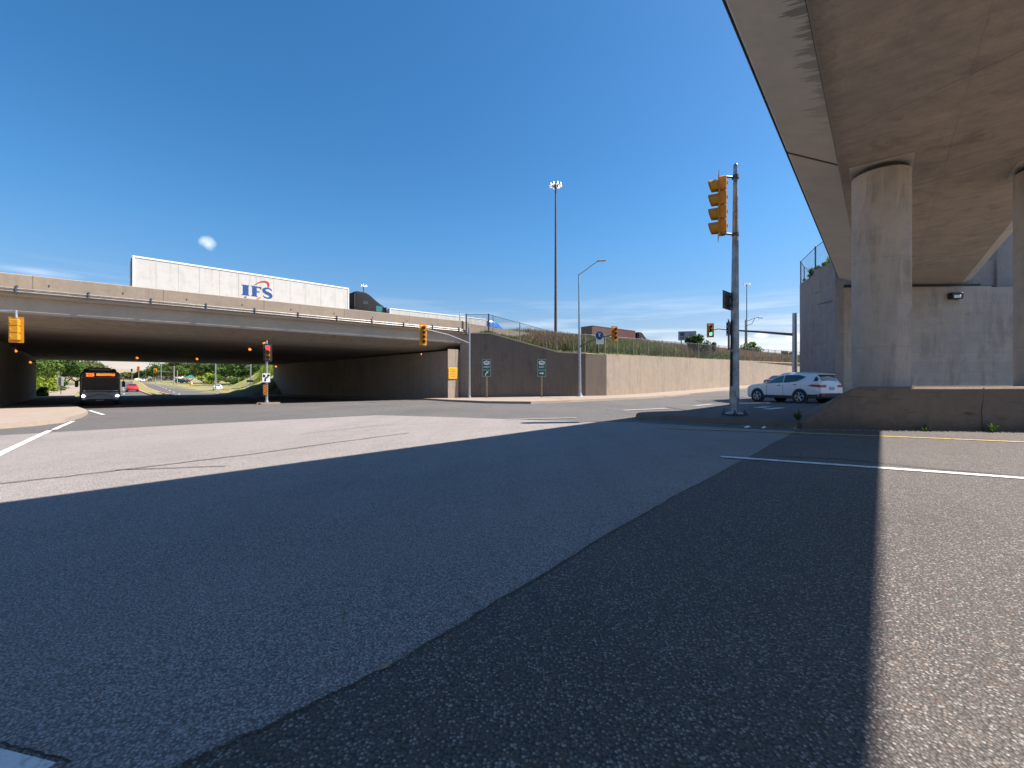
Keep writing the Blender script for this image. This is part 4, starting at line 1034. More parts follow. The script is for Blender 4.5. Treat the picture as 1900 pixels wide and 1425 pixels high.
# striped marker by the sunlit wall
x, y = G(1171, 731.5)
t = thing('hazard_marker', (x, y, g(x, y)+.14), 'small orange and black striped hazard marker on a short post before the sunlit wall', 'road sign')
m_ = MB(); m_.cyl((x, y, g(x, y)), (x, y, g(x, y)+.5), .035, seg=8); m_.build('post', 'wood_post', t, world=True)
z_ = XZ(1171, 721, y)[2]; striped(t, frame2((x, y-.06, z_), 180), .28, .95)

# the two green route signs
for (px, word, lab) in ((903, 'WEST', 'green 403 WEST route sign with a bending arrow on a wooden post'), (1005, 'EAST', 'green 403 EAST route sign with a sideways arrow on a wooden post')):
    y = 40.6; x = (px-950)/800*y; z0 = g(x, y)+.14
    t = thing('route_sign', (x, y, z0), lab, 'road sign', group='green route signs by the wall')
    zc = 1.05+(710-682.5)/800*y; fr = frame2((x, y-.1, zc), 180)
    m_ = MB(); m_.box((x, y, (z0+zc+.7)/2), (.13, .1, zc+.7-z0), bev=.01); m_.build('post', 'wood_post', t, world=True)
    plate(t, fr, -.40, .40, -.82, .82, 0, .012, 'frame', 'sign_frame')
    plate(t, fr, -.355, .355, -.18, .77, .013, .006, 'sign_plate', 'sign_green'); plate(t, fr, -.355, .355, -.77, -.26, .013, .006, 'sign_plate', 'sign_green')
    shape(t, fr, [(-.27, .62), (-.08, .64), (0, .72), (.08, .64), (.27, .62), (.29, .50), (.25, .32), (0, .26), (-.25, .32), (-.29, .50)], .02, .003, 'shield', 'sign_white')
    m_ = MB(); f3 = lambda a, b, c_: fr(a, b+.49, c_+.027); text_mb('403', .26, m_, f3, .002, bold=.004, sx=.95); m_.build('lettering', 'sign_green', t, world=True)
    m_ = MB(); f3 = lambda a, b, c_: fr(a, b+.06, c_+.023); text_mb(word, .23, m_, f3, .002, bold=.004); m_.build('lettering', 'sign_white', t, world=True)
    if word == 'EAST': A_ = [(-.22, -.56), (.02, -.56), (.02, -.65), (.24, -.51), (.02, -.37), (.02, -.46), (-.22, -.46)]
    else: A_ = [(-.16, -.72), (-.05, -.72), (-.03, -.58), (.06, -.48), (.12, -.54), (.17, -.32), (-.06, -.37), (-.01, -.42), (-.12, -.54)]
    shape(t, fr, A_, .021, .004, 'arrow', 'sign_white')

# amber lamps below the bridge
LAMPS = [((491, 637, 35.4), 'c', 'amber underpass lamp hanging from the soffit just above the red-lit signal'), ((464, 648, 41.5), 'c', 'amber underpass lamp hanging from the soffit, second of the right-hand row'), ((366, 666, 59), 'c', 'amber underpass lamp hanging from the soffit near the far opening'), ((255, 664, 57), 'c', 'faint amber underpass lamp hanging from the soffit above the bus'),
         ((783, 657, 48), 'w', 'amber lamp high on the right abutment below the four-lamp signal'), ((512, 680, 83), 'w', 'amber lamp high at the far end of the right abutment'), ((30, 651, 42), 'l', 'amber lamp high on the left abutment below the hanging yellow signal'), ((57, 672, 53.5), 'l', 'second amber lamp on the left abutment near its far end')]
for (px, py, Y), kind, lab in LAMPS:
    x, y, z = XZ(px, py, Y)
    t = thing('underpass_lamp', (x, y, z), lab, 'lamp', group='amber lamps in the underpass')
    sc_ = .8+Y/90
    m_ = MB(); m_.box((0, .1, .1), (.34*sc_, .30, .16), bev=.04)
    if kind == 'c': m_.cyl((0, .1, .15), (0, .1, 4.62-z), .04, seg=6)
    elif kind == 'w': m_.box((.35, .35, .1), (.5, .4, .08))
    else: m_.box((-.35, .0, .1), (.6, .3, .08))
    m_.build('housing', 'plastic_dark', t)
    m_ = MB(); m_.cyl((0, 0, 0), (0, -.12, -.02), .11*sc_, .08*sc_, 14); m_.build('lens', 'lamp_amber', t, smooth=True)
# ------------------------------------------------------------------ vehicles
def cr(T, x):
    n_ = len(T)
    for i in range(n_-1):
        a, b = T[i], T[i+1]
        if a[0] >= x >= b[0]:
            t = (a[0]-x)/(a[0]-b[0]); p0 = T[max(0, i-1)]; p3 = T[min(n_-1, i+2)]
            out = []
            for k in range(1, len(a)):
                m0 = (b[k]-p0[k])/(p0[0]-b[0])*(a[0]-b[0]) if p0 is not a else (b[k]-a[k])
                m1 = (p3[k]-a[k])/(a[0]-p3[0])*(a[0]-b[0]) if p3 is not b else (b[k]-a[k])
                out.append((2*t**3-3*t*t+1)*a[k]+(t**3-2*t*t+t)*m0+(-2*t**3+3*t*t)*b[k]+(t**3-t*t)*m1)
            return out
    return list(T[0][1:]) if x > T[0][0] else list(T[-1][1:])
#     x      zlow  zmid  zbelt  wlow  wmid  wbelt  zroof wroof
SUVT = [(2.34, .42, .58, .74, .62, .70, .62, .76, .40), (2.26, .30, .60, .86, .80, .84, .78, .89, .55), (2.0, .26, .62, .97, .88, .93, .86, 1.01, .62), (1.45, .26, .64, 1.05, .90, .945, .89, 1.10, .66),
        (1.0, .26, .65, 1.08, .90, .945, .90, 1.15, .70), (.80, .26, .65, 1.09, .90, .945, .90, 1.22, .72), (.10, .26, .65, 1.11, .90, .945, .90, 1.60, .66), (-.45, .26, .65, 1.13, .90, .945, .90, 1.68, .65), (-1.1, .26, .66, 1.17, .90, .945, .90, 1.68, .64),
        (-1.7, .27, .68, 1.21, .90, .94, .89, 1.63, .62), (-1.98, .30, .70, 1.20, .88, .93, .87, 1.56, .60), (-2.14, .36, .72, 1.17, .86, .91, .85, 1.40, .62), (-2.24, .40, .72, 1.12, .84, .88, .82, 1.18, .62), (-2.31, .43, .70, 1.05, .81, .85, .79, 1.08, .60), (-2.35, .46, .68, 1.0, .76, .80, .75, 1.02, .56)]
SEDT = [(2.30, .38, .52, .64, .60, .68, .6, .66, .40), (2.15, .26, .52, .76, .8, .84, .78, .78, .55), (1.3, .24, .56, .90, .88, .91, .86, .93, .62), (.85, .24, .56, .93, .88, .91, .87, .97, .68), (.05, .24, .56, .95, .88, .91, .87, 1.38, .60), (-.5, .24, .56, .96, .88, .91, .87, 1.43, .58), (-1.1, .24, .58, .98, .88, .91, .87, 1.36, .56),
        (-1.6, .25, .6, .98, .86, .90, .86, 1.08, .6), (-2.1, .28, .6, .96, .82, .87, .82, .99, .58), (-2.3, .4, .6, .86, .7, .76, .72, .88, .5)]
def car(loc, az, paintm, label, T=SUVT, cat='car', name='suv', scale=1.0, detail=True, group=None):
    t = thing(name, loc, label, cat, rz=azr(az), group=group); t.scale = (scale,)*3
    xs = []; x0, x1 = T[0][0], T[-1][0]; k = 40
    xs = [x0+(x1-x0)*i/k for i in range(k+1)]
    def sec(x):
        zl, zm, zb, wl, wm, wb, zr, wr = cr(T, x)
        r = [(0, zl), (wl*.9, zl), (wl, zl+.05), (wm, zm-.1), (wm, zm), (wm*.985, (zm+zb)/2+.02), (wb, zb), (wb-.02, zb+.015)]
        r += [(wb-.02+(wr-wb+.02)*.5+.02, zb+(zr-zb)*.55), (wr+.02, zr-(zr-zb)*.08), (wr-.07, zr+.005), (wr*.5, zr+.03), (0, zr+.04)]
        return r
    vs = []; n_ = 0
    for x in xs:
        r = sec(x); ring = [(x, -a, z) for a, z in r]+[(x, a, z) for a, z in r[::-1][1:-1]]
        n_ = len(ring); vs += ring
    m_ = MB(); m_.v = vs; m_.f = [(i*n_+j, (i+1)*n_+j, (i+1)*n_+(j+1) % n_, i*n_+(j+1) % n_) for i in range(k) for j in range(n_)]+[tuple(range(n_)), tuple(range(k*n_, (k+1)*n_))]
    body = m_.build('body', paintm, t, smooth=True)
    def half(x, z):
        r = sec(x)[1:11]
        for (w0, z0), (w1, z1) in zip(r, r[1:]):
            if z0 <= z <= z1 and z1 > z0: return w0+(w1-w0)*(z-z0)/(z1-z0)
        return r[-1][0] if z > r[-1][1] else r[0][0]
    def topz(x, y):
        r = sec(x)[8:13]
        for (w0, z0), (w1, z1) in zip(r, r[1:]):
            if w1 <= y <= w0 and w0 > w1: return z1+(z0-z1)*(y-w1)/(w0-w1)
        return r[-1][1]
    def panel(xs_, lo, hi, sg, nm, mat, kk=5, off=.010, ms=14):
        m2 = MB(); x0_, x1_ = xs_
        for i in range(ms+1):
            x = x0_+(x1_-x0_)*i/ms; a_, b_ = lo(x), hi(x)
            for j in range(kk+1):
                z = a_+(b_-a_)*j/kk; m2.v.append((x, sg*(half(x, z)+off), z))
        m2.f = [(i*(kk+1)+j, (i+1)*(kk+1)+j, (i+1)*(kk+1)+j+1, i*(kk+1)+j+1) for i in range(ms) for j in range(kk)]
        return m2.build(nm, mat, t, smooth=True)
    def pl_(T_):
        def f(x):
            for (a0, b0), (a1, b1) in zip(T_, T_[1:]):
                if a0 >= x >= a1: return b0+(b1-b0)*(a0-x)/(a0-a1)
            return T_[-1][1] if x < T_[-1][0] else T_[0][1]
        return f
    def roofpanel(xs_, wf, nm, mat, rows=5, cols=8, off=.012):
        m2 = MB()
        for i in range(rows+1):
            x = xs_[0]+(xs_[1]-xs_[0])*i/rows; w_ = sec(x)[10][0]*wf
            for j in range(cols+1):
                y_ = -w_+2*w_*j/cols; m2.v.append((x+(off if xs_[0] > 0 else -off), y_, topz(x, abs(y_))+off))
        m2.f = [(i*(cols+1)+j, (i+1)*(cols+1)+j, (i+1)*(cols+1)+j+1, i*(cols+1)+j+1) for i in range(rows) for j in range(cols)]
        return m2.build(nm, mat, t, smooth=True)
    suv = T is SUVT
    for sg in (-1, 1):
        if suv:
            lo = pl_([(.84, 1.11), (-.5, 1.15), (-1.0, 1.20), (-1.3, 1.30), (-1.52, 1.45)]); hi = pl_([(.84, 1.13), (.55, 1.31), (.25, 1.45), (-.1, 1.54), (-.6, 1.575), (-1.1, 1.56), (-1.52, 1.47)])
            panel((.84, -.22), lo, hi, sg, 'side_window', 'glass_green'); panel((-.27, -1.52), lo, hi, sg, 'side_window', 'glass_dark')
        else:
            lo = pl_([(.72, .955), (-1.2, 1.0), (-1.42, 1.03)]); hi = pl_([(.72, .97), (.4, 1.14), (.05, 1.28), (-.5, 1.33), (-1.0, 1.29), (-1.42, 1.05)])
            panel((.72, -1.42), lo, hi, sg, 'side_window', 'glass_dark')
    if suv:
        roofpanel((.82, .12), .96, 'windshield', 'glass_dark'); roofpanel((-2.0, -2.225), 1.0, 'rear_window', 'glass_dark')
        for sg in (-1, 1): panel((-2.0, -2.16), lambda x: 1.22, lambda x: max(1.23, sec(x)[9][1]-.03), sg, 'rear_window', 'glass_dark', ms=5)
    else:
        roofpanel((.80, .12), .95, 'windshield', 'glass_dark'); roofpanel((-1.1, -1.58), .9, 'rear_window', 'glass_dark')
    wz = .36 if suv else .32; wr_ = wz
    axles = ((1.42, -1), (1.42, 1), (-1.28, -1), (-1.28, 1))
    for ax, sg in axles:
        wy = .93 if suv else .895
        m2 = MB(); m2.cyl((ax, sg*(wy-.06), wz+.02), (ax, sg*(wy+.016), wz+.02), wr_+.085, seg=28); m2.build('wheel_arch', 'plastic_dark', t)
        m2 = MB(); m2.cyl((ax, sg*(wy-.2), wz), (ax, sg*(wy+.005), wz), wr_, seg=28); m2.cyl((ax, sg*(wy+.005), wz), (ax, sg*(wy+.03), wz), wr_, wr_*.93, seg=28); wh = m2.build('wheel', 'rubber', t, smooth=True)
        m2 = MB(); m2.cyl((ax, sg*(wy+.02), wz), (ax, sg*(wy+.034), wz), wr_*.70, seg=28)
        m3 = MB()
        for i in range(5):
            a = i*2*math.pi/5+.3
            for da in (-.16, .16):
                c0 = Vector((ax+.05*math.cos(a), sg*(wy+.042), wz+.05*math.sin(a))); c1 = Vector((ax+wr_*.66*math.cos(a+da), sg*(wy+.042), wz+wr_*.66*math.sin(a+da))); m3.tube([c0, lerp(c0, c1, .5), c1], .022, 5)
        m3.cyl((ax, sg*(wy+.03), wz), (ax, sg*(wy+.055), wz), .06, seg=12)
        for i in range(28):
            a = i*math.tau/28; b_ = (i+1)*math.tau/28; m3.tube([(ax+wr_*.69*math.cos(a), sg*(wy+.036), wz+wr_*.69*math.sin(a)), (ax+wr_*.69*math.cos(b_), sg*(wy+.036), wz+wr_*.69*math.sin(b_))], .018, 4)
        for mm_, nm, mt in ((m2, 'wheel_disc', 'plastic_dark'), (m3, 'rim', 'rim')):
            ob = mm_.build(nm, mt); ob.parent = wh
    if detail:
        for sg in (-1, 1):
            m2 = MB(); m2.box((.07, sg*.925, .34), (1.85, .06, .17), bev=.02); m2.build('sill_cladding', 'plastic_dark', t)
            m2 = MB(); m2.box((-1.98, sg*.885, .42), (.5, .05, .22), bev=.02, mat=Matrix.Rotation(sg*.12, 4, 'Z')); m2.build('bumper_cladding', 'plastic_dark', t)
            m2 = MB(); m2.box((1.02, sg*.96, 1.16), (.13, .2, .14), bev=.04) if False else m2.box((.72, sg*1.0, 1.16), (.12, .2, .15), bev=.04); m2.build('mirror', paintm, t)
            m2 = MB(); m2.box((-.02, sg*.925, .99), (.20, .04, .035), bev=.012); m2.build('door_handle', 'plastic_dark', t)
            m2 = MB(); m2.box((-1.0, sg*.925, 1.03), (.20, .04, .035), bev=.012); m2.build('door_handle', 'plastic_dark', t)
            for sx_ in (.78, -.28):
                m2 = MB(); m2.box((sx_, sg*.943, .72), (.012, .012, .60)); m2.build('door_seam', 'seam', t)
            m2 = MB(); m2.tube([(x_, sg*.60, topz(x_, .60)+(.035 if -1.55 < x_ < -.0 else .0)) for x_ in (.05, -.1, -.5, -.9, -1.3, -1.5, -1.65)], .016, 6); m2.build('roof_rail', 'galvanised', t, smooth=True)
            # tail lamp wraps the rear corner
            panel((-1.72, -2.345), pl_([(-1.72, .985), (-1.95, .93), (-2.35, .90)]), pl_([(-1.72, .995), (-1.95, 1.05), (-2.35, 1.03)]), sg, 'tail_light', 'tail_red', kk=3, off=.012, ms=10)
            m2 = MB(); m2.box((-2.362, sg*.60, .96), (.03, .34, .12), bev=.012); m2.build('tail_light', 'tail_red', t)
            m2 = MB(); m2.box((-2.385, sg*.66, .52), (.05, .24, .08), bev=.02); m2.build('reflector', 'tail_red', t)
            m2 = MB(); m2.box((2.05, sg*.72, .80), (.34, .2, .13), bev=.04, mat=Matrix.Rotation(-sg*.5, 4, 'Z')); m2.build('headlight', 'sign_white', t)
        m2 = MB(); m2.box((-2.30, 0, .46), (.18, 1.66, .26), bev=.05); m2.build('rear_bumper', 'plastic_dark', t)
        m2 = MB(); m2.box((-2.362, 0, .84), (.02, .34, .16), bev=.005); m2.build('number_plate', 'plate_grey', t)
        m2 = MB(); m2.box((-2.02, 0, topz(-1.98, 0)-.01), (.26, 1.15, .05), bev=.02); m2.build('roof_spoiler', paintm, t)
        m2 = MB(); m2.box((2.30, 0, .50), (.06, 1.0, .22), bev=.03); m2.build('front_grille', 'plastic_dark', t)
    else:
        for sg in (-1, 1):
            m2 = MB(); m2.box((T[-1][0]+.0, sg*.58, (T[-1][3]-.06)), (.08, .26, .12), bev=.03); m2.build('tail_light', 'tail_red', t)
            m2 = MB(); m2.box((T[0][0]-.08, sg*.52, T[0][3]-.02), (.1, .26, .1), bev=.03); m2.build('headlight', 'sign_white', t)
    return t
cx, cy = 16.16, 25.0
car((cx, cy, g(cx, cy)-.02), -18, 'car_white', 'white suv with tinted windows waiting in the shade beside the overpass wall')
cx, cy = XZ(1440, 706, 62)[:2]
car((cx, cy, g(cx, cy)+.02), -128, 'car_maroon', 'dark red car coming down the ramp, just visible beyond the white suv bonnet', SEDT, name='sedan', detail=False)
cx, cy = (-80.6, 91.5)
car((cx, cy, g(cx, cy)+.02), 135, 'car_red', 'red suv following the bus, partly hidden behind it', SUVT, detail=False)
cx, cy = XZ(337, 707, 168)[:2]
car((cx, cy, g(cx, cy)+.02), 100, 'car_dark', 'black car parked on the verge to the right of the far road', SUVT, detail=False)
cx, cy = XZ(404, 712, 101)[:2]
car((cx, cy, g(cx, cy)+.03), -35, 'car_white', 'white car turning on the side road beyond the bridge', SEDT, name='sedan', detail=False)
for i, (px, Y, m_, lb) in enumerate([(265, 236, 'car_white', 'tiny white car far down the road, left of the other distant one'), (278, 250, 'car_dark', 'tiny dark car far down the road, right of the other distant one')]):
    x_ = (px-950)/800*Y; car((x_, Y, g(x_, Y)+.02), 137, m_, lb, SEDT, name='sedan', detail=False)

# bus
def bus(x, y, az):
    z = g(x, y)+.01
    t = thing('city_bus', (x, y, z), 'dark-fronted city bus with orange route display coming under the bridge', 'bus', rz=azr(az))
    m_ = MB(); hw = 1.27; prof = [(-hw+.05, .35), (-hw, .5), (-hw, 2.55), (-hw+.10, 2.86), (-hw+.3, 2.98), (0, 3.02), (hw-.3, 2.98), (hw-.10, 2.86), (hw, 2.55), (hw, .5), (hw-.05, .35)]
    st = [(-.06, .96), (-.25, 1), (-11.9, 1), (-12.1, .97)]; vs = []
    for x_, s in st: vs += [(x_, a*s, .35+(q-.35)*(s if q > 1.5 else 1)) for a, q in prof]
    n_ = len(prof); m_.v = vs; m_.f = [(i*n_+j, (i+1)*n_+j, (i+1)*n_+(j+1) % n_, i*n_+(j+1) % n_) for i in range(3) for j in range(n_)]+[tuple(range(n_)), tuple(range(3*n_, 4*n_))]
    m_.build('body', 'bus_black', t, smooth=True)
    m_ = MB(); m_.box((-.035, 0, 2.64), (.05, 2.2, .38), bev=.04); m_.build('display_panel', 'glass_bus', t)
    m_ = MB(); m_.box((-.03, 0, 1.82), (.05, 2.26, 1.10), bev=.05); m_.build('windshield', 'glass_bus', t)
    m_ = MB(); m_.box((-.001, .50, 1.98), (.008, .80, .46), bev=.0); m_.build('window_reflection', 'glass_green', t) if False else None
    fr = lambda a, b, c_: (.0+c_, a, b)                      # seen from the front +x, local +y is to the viewer's right
    fr2 = lambda a, b, c_: (-.004+c_, a, b+2.64)
    m_ = MB(); text_mb('225', .34, m_, lambda a, b, c_: fr2(a-.64, b-.01, c_), .003, bold=.012); m_.build('route_number', 'led_orange', t)
    m_ = MB(); text_mb('MEADOWVALE', .25, m_, lambda a, b, c_: fr2(a+.32, b+.01, c_), .003, bold=.012, sx=.68); m_.build('destination_text', 'led_orange', t)
    m_ = MB(); m_.box((-.01, 0, .86), (.06, 2.3, .62), bev=.05); m_.build('front_panel', 'bus_white', t)
    m_ = MB(); m_.box((.02, 0, 1.30), (.05, 2.2, .06), bev=.02); m_.build('trim_strip', 'galvanised', t)
    m_ = MB(); m_.box((.06, 0, .46), (.2, 2.4, .24), bev=.06); m_.build('bumper', 'plastic_dark', t)
    m_ = MB(); m_.box((.17, -.05, .47), (.015, .5, .05)); m_.build('number_plate', 'sign_white', t)
    for i in range(3): pass
    m_ = MB(); m_.tube([(.05, -.8, .72), (.25, -.8, .75), (.3, 0, 1.02), (.25, .8, .75), (.05, .8, .72)], .025, 6); m_.tube([(.06, .2, 1.28), (.10, .5, 1.10), (.12, .8, 1.2)], .02, 6); m_.build('bike_rack', 'steel_dark', t, smooth=True)
    for sg in (-1, 1):
        m_ = MB(); m_.cyl((.02, sg*1.06, .84), (.05, sg*1.06, .84), .10, .08, 14); m_.build('headlight', 'headlamp', t)
        m_ = MB(); m_.tube([(-.1, sg*1.2, 2.3), (.2, sg*1.42, 2.35), (.22, sg*1.45, 2.1)], .025, 6); m_.box((.22, sg*1.45, 1.85), (.12, .22, .5), bev=.04); m_.build('mirror', 'plastic_dark', t)
        m_ = MB(); m_.tube([(0, sg*.1, 1.35), (.03, sg*.35, 1.6), (.03, sg*.55, 1.85)], .012, 5); m_.build('wiper', 'plastic_dark', t)
        m_ = MB(); m_.box((-6.2, sg*1.268, 1.95), (11.0, .012, 1.0)); m_.build('side_window', 'glass_dark', t)
        m_ = MB(); m_.box((-6, sg*1.268, .9), (11.6, .010, .75)); m_.build('side_panel', 'bus_white', t)
        for ax in (-2.6, -8.8):
            m_ = MB(); m_.cyl((ax, sg*1.0, .48), (ax, sg*1.29, .48), .48, seg=20); w_ = m_.build('wheel', 'rubber', t, smooth=True)
            m_ = MB(); m_.cyl((ax, sg*1.28, .48), (ax, sg*1.30, .48), .27, seg=16); o_ = m_.build('rim', 'rim', None); o_.parent = w_
        m_ = MB(); m_.cyl((-.5, sg*.85, 3.0), (-1.1, sg*.85, 3.02), .17, .2, 12); m_.build('roof_fairing', 'plastic_dark', t)
    m_ = MB(); m_.box((-1.6, -.05, 3.12), (1.6, 1.5, .32), bev=.08); m_.box((-7, 0, 3.12), (3.2, 1.8, .3), bev=.1); m_.build('roof_unit', 'bus_black', t)
bus(-35.3, 37.0, 135)

# trucks on the bridge
def semi(e, d, z, cab, label, container=None, logo=False, L_=16.15, az=51):
    x, y = W(e, d); t = thing('semi_truck', (x, y, z), label, 'truck', rz=azr(az))
    hw = 1.3
    if container is None:
        m_ = MB(); m_.box((L_/2, 0, 2.62), (L_, 2.58, 2.92), bev=.03); m_.build('trailer', 'trailer_white', t)
        m_ = MB()
        for sg in (-1, 1):
            m_.box((L_/2, sg*1.30, 4.07), (L_+.02, .05, .12)); m_.box((L_/2, sg*1.30, 1.18), (L_+.02, .05, .14)); m_.box((.05, sg*1.3, 2.62), (.12, .05, 2.9)); m_.box((L_-.05, sg*1.3, 2.62), (.12, .05, 2.9))
        m_.build('trailer_rail', 'sign_white', t)
        k = int(L_/1.25)
        for i in range(1, k):
            for sg in (-1, 1):
                m_ = MB(); m_.box((L_*i/k, sg*1.2925, 2.62), (.012, .012, 2.72)); m_.build('panel_seam', 'sign_grey', t)
        for sg in (-1, 1):
            m_ = MB(); m_.box((-.03, sg*.63, 2.65), (.05, 1.16, 2.65), bev=.02); dr = m_.build('rear_door', 'trailer_door', t)
            m_ = MB(); m_.tube([(-.08, sg*.25, 1.3), (-.08, sg*.25, 3.95)], .02, 6); m_.tube([(-.08, sg*.95, 1.3), (-.08, sg*.95, 3.95)], .02, 6); m_.box((-.09, sg*.5, 1.9), (.03, .4, .05)); o_ = m_.build('lock_bar', 'galvanised', None); o_.parent = dr
        m_ = MB(); m_.box((-.03, 0, 4.03), (.08, 2.62, .12)); m_.box((-.03, 0, 1.25), (.1, 2.6, .16)); m_.build('rear_frame', 'sign_grey', t)
        m_ = MB(); m_.box((.1, 0, .7), (.08, 2.3, .1)); m_.box((.1, .8, .9), (.06, .06, .5)); m_.box((.1, -.8, .9), (.06, .06, .5)); m_.build('rear_guard', 'steel_dark', t)
    else:
        for i, (x0, x1, mt) in enumerate(container):
            m_ = MB(); m_.box(((x0+x1)/2, 0, 2.68), (x1-x0, 2.4, 2.8), bev=.02)
            n_ = int((x1-x0)/.3)
            for k in range(n_):
                for sg in (-1, 1): m_.box((x0+.15+k*.3, sg*1.205, 2.66), (.14, .05, 2.5))
            m_.box(((x0+x1)/2, 1.21, 4.05), (x1-x0, .06, .1)); m_.box(((x0+x1)/2, -1.21, 4.05), (x1-x0, .06, .1))
            m_.build('container', mt, t)
    m_ = MB(); m_.box((L_/2, .4, 1.02), (L_-.4, .12, .22)); m_.box((L_/2, -.4, 1.02), (L_-.4, .12, .22)); m_.build('chassis', 'steel_dark', t)
    for ax in (1.6, 2.85, L_-.5, L_+.7, L_+4.6):
        for sg in (-1, 1):
            m_ = MB(); m_.cyl((ax, sg*.85, .5), (ax, sg*1.28, .5), .5, seg=18); w_ = m_.build('wheel', 'rubber', t, smooth=True)
            m_ = MB(); m_.cyl((ax, sg*1.27, .5), (ax, sg*1.29, .5), .26, seg=14); o_ = m_.build('rim', 'rim', None); o_.parent = w_
    # tractor: sleeper with roof fairing, cab, bonnet
    X = L_+.75
    m_ = MB(); st = [(0, 1.0, 3.95, 1.22), (.25, .9, 4.0, 1.24), (1.1, .9, 3.98, 1.22), (1.6, .9, 3.78, 1.16), (2.2, .9, 3.35, 1.12), (2.75, .9, 3.02, 1.10)]
    vs = []; 
    for x_, zb, zt_, w_ in st:
        vs += [(X+x_, -w_, zb), (X+x_, -w_, zt_-.3), (X+x_, -w_+.2, zt_), (X+x_, w_-.2, zt_), (X+x_, w_, zt_-.3), (X+x_, w_, zb)]
    n_ = 6; m_.v = vs; m_.f = [(i*n_+j, (i+1)*n_+j, (i+1)*n_+(j+1) % n_, i*n_+(j+1) % n_) for i in range(len(st)-1) for j in range(n_)]+[tuple(range(n_)), tuple(range((len(st)-1)*n_, len(st)*n_))]
    m_.build('sleeper_cab', cab, t, smooth=True)
    m_ = MB(); st = [(2.752, .9, 3.0, 1.10), (2.95, .9, 2.92, 1.10), (3.55, .9, 2.15, 1.10), (3.9, .85, 2.05, 1.02), (5.0, .8, 1.85, .92), (5.3, .8, 1.6, .85)]
    vs = []
    for x_, zb, zt_, w_ in st:
        vs += [(X+x_, -w_, zb), (X+x_, -w_, zt_-.25), (X+x_, -w_+.2, zt_), (X+x_, w_-.2, zt_), (X+x_, w_, zt_-.25), (X+x_, w_, zb)]
    m_.v = vs; m_.f = [(i*n_+j, (i+1)*n_+j, (i+1)*n_+(j+1) % n_, i*n_+(j+1) % n_) for i in range(len(st)-1) for j in range(n_)]+[tuple(range(n_)), tuple(range((len(st)-1)*n_, len(st)*n_))]
    m_.build('hood', cab, t, smooth=True)
    m_ = MB(); m_.add([(X+2.98, -.98, 2.86), (X+2.98, .98, 2.86), (X+3.54, 1.0, 2.18), (X+3.54, -1.0, 2.18), (X+3.01, -.98, 2.88), (X+3.01, .98, 2.88), (X+3.57, 1.0, 2.20), (X+3.57, -1.0, 2.20)], [(0, 1, 2, 3), (4, 5, 6, 7), (0, 1, 5, 4), (1, 2, 6, 5), (2, 3, 7, 6), (3, 0, 4, 7)]); m_.build('windshield', 'glass_dark', t)
    for sg in (-1, 1):
        m_ = MB(); m_.box((X+2.55, sg*1.115, 2.45), (.7, .03, .6), bev=.01); m_.build('side_window', 'glass_teal', t)
        m_ = MB(); m_.box((X+1.0, sg*1.235, 2.9), (.55, .02, .35), bev=.01); m_.build('sleeper_window', 'glass_dark', t)
        m_ = MB(); m_.box((X+3.1, sg*1.42, 2.35), (.12, .25, .6), bev=.04); m_.box((X+3.05, sg*1.25, 2.6), (.04, .3, .04)); m_.build('mirror', cab, t)
        m_ = MB(); m_.box((X+.02, sg*1.0, 2.9), (.06, .08, 1.8)); m_.build('rear_fin', 'galvanised', t)
    if logo:
        fr = lambda a, b, z_: (8.1+a, -1.302-z_, 2.60+b)
        def poly(P, nm, mat, z0=0):
            n_ = len(P); m_ = MB(); m_.add([fr(a, b, z0) for a, b in P]+[fr(a, b, z0+.004) for a, b in P], [tuple(range(n_)), tuple(range(n_, 2*n_))]+[(i, (i+1) % n_, n_+(i+1) % n_, n_+i) for i in range(n_)]); return m_
        lg = MB()
        for P in ([(-1.15, -.42), (-.58, -.42), (-.58, -.36), (-.64, -.36), (-.64, .40), (-.58, .40), (-.58, .46), (-1.15, .46), (-1.15, .40), (-1.06, .40), (-1.06, -.36), (-1.15, -.36)],
                  [(-.44, -.42), (.06, -.42), (.06, -.36), (-.02, -.36), (-.02, -.04), (.20, -.04), (.20, .06), (-.02, .06), (-.02, .36), (.22, .36), (.27, .26), (.34, .26), (.34, .46), (-.44, .46), (-.44, .40), (-.36, .40), (-.36, -.36), (-.44, -.36)]):
            lg.v, lg.f = lg.v, lg.f; q_ = poly(P, '', ''); k = len(lg.v); lg.v += q_.v; lg.f += [tuple(k+i for i in f) for f in q_.f]
        S_ = [(1.14, .27), (1.04, .39), (.86, .43), (.66, .40), (.53, .28), (.55, .13), (.70, .03), (.90, -.04), (1.06, -.13), (1.10, -.27), (1.0, -.39), (.82, -.43), (.62, -.39), (.50, -.27)]
        wS = [.05, .09, .10, .14, .22, .24, .25, .26, .26, .22, .15, .10, .08, .04]
        for i in range(len(S_)-1):
            a, b = Vector(S_[i]), Vector(S_[i+1]); t_ = (b-a).normalized(); nn = Vector((-t_.y, t_.x)); a2, b2 = a-t_*.03, b+t_*.03
            q_ = poly([a2+nn*wS[i]/2, b2+nn*wS[i+1]/2, b2-nn*wS[i+1]/2, a2-nn*wS[i]/2], '', '', .0005*i); k = len(lg.v); lg.v += q_.v; lg.f += [tuple(k+j for j in f) for f in q_.f]
        lg.build('lettering', 'sign_blue', t)
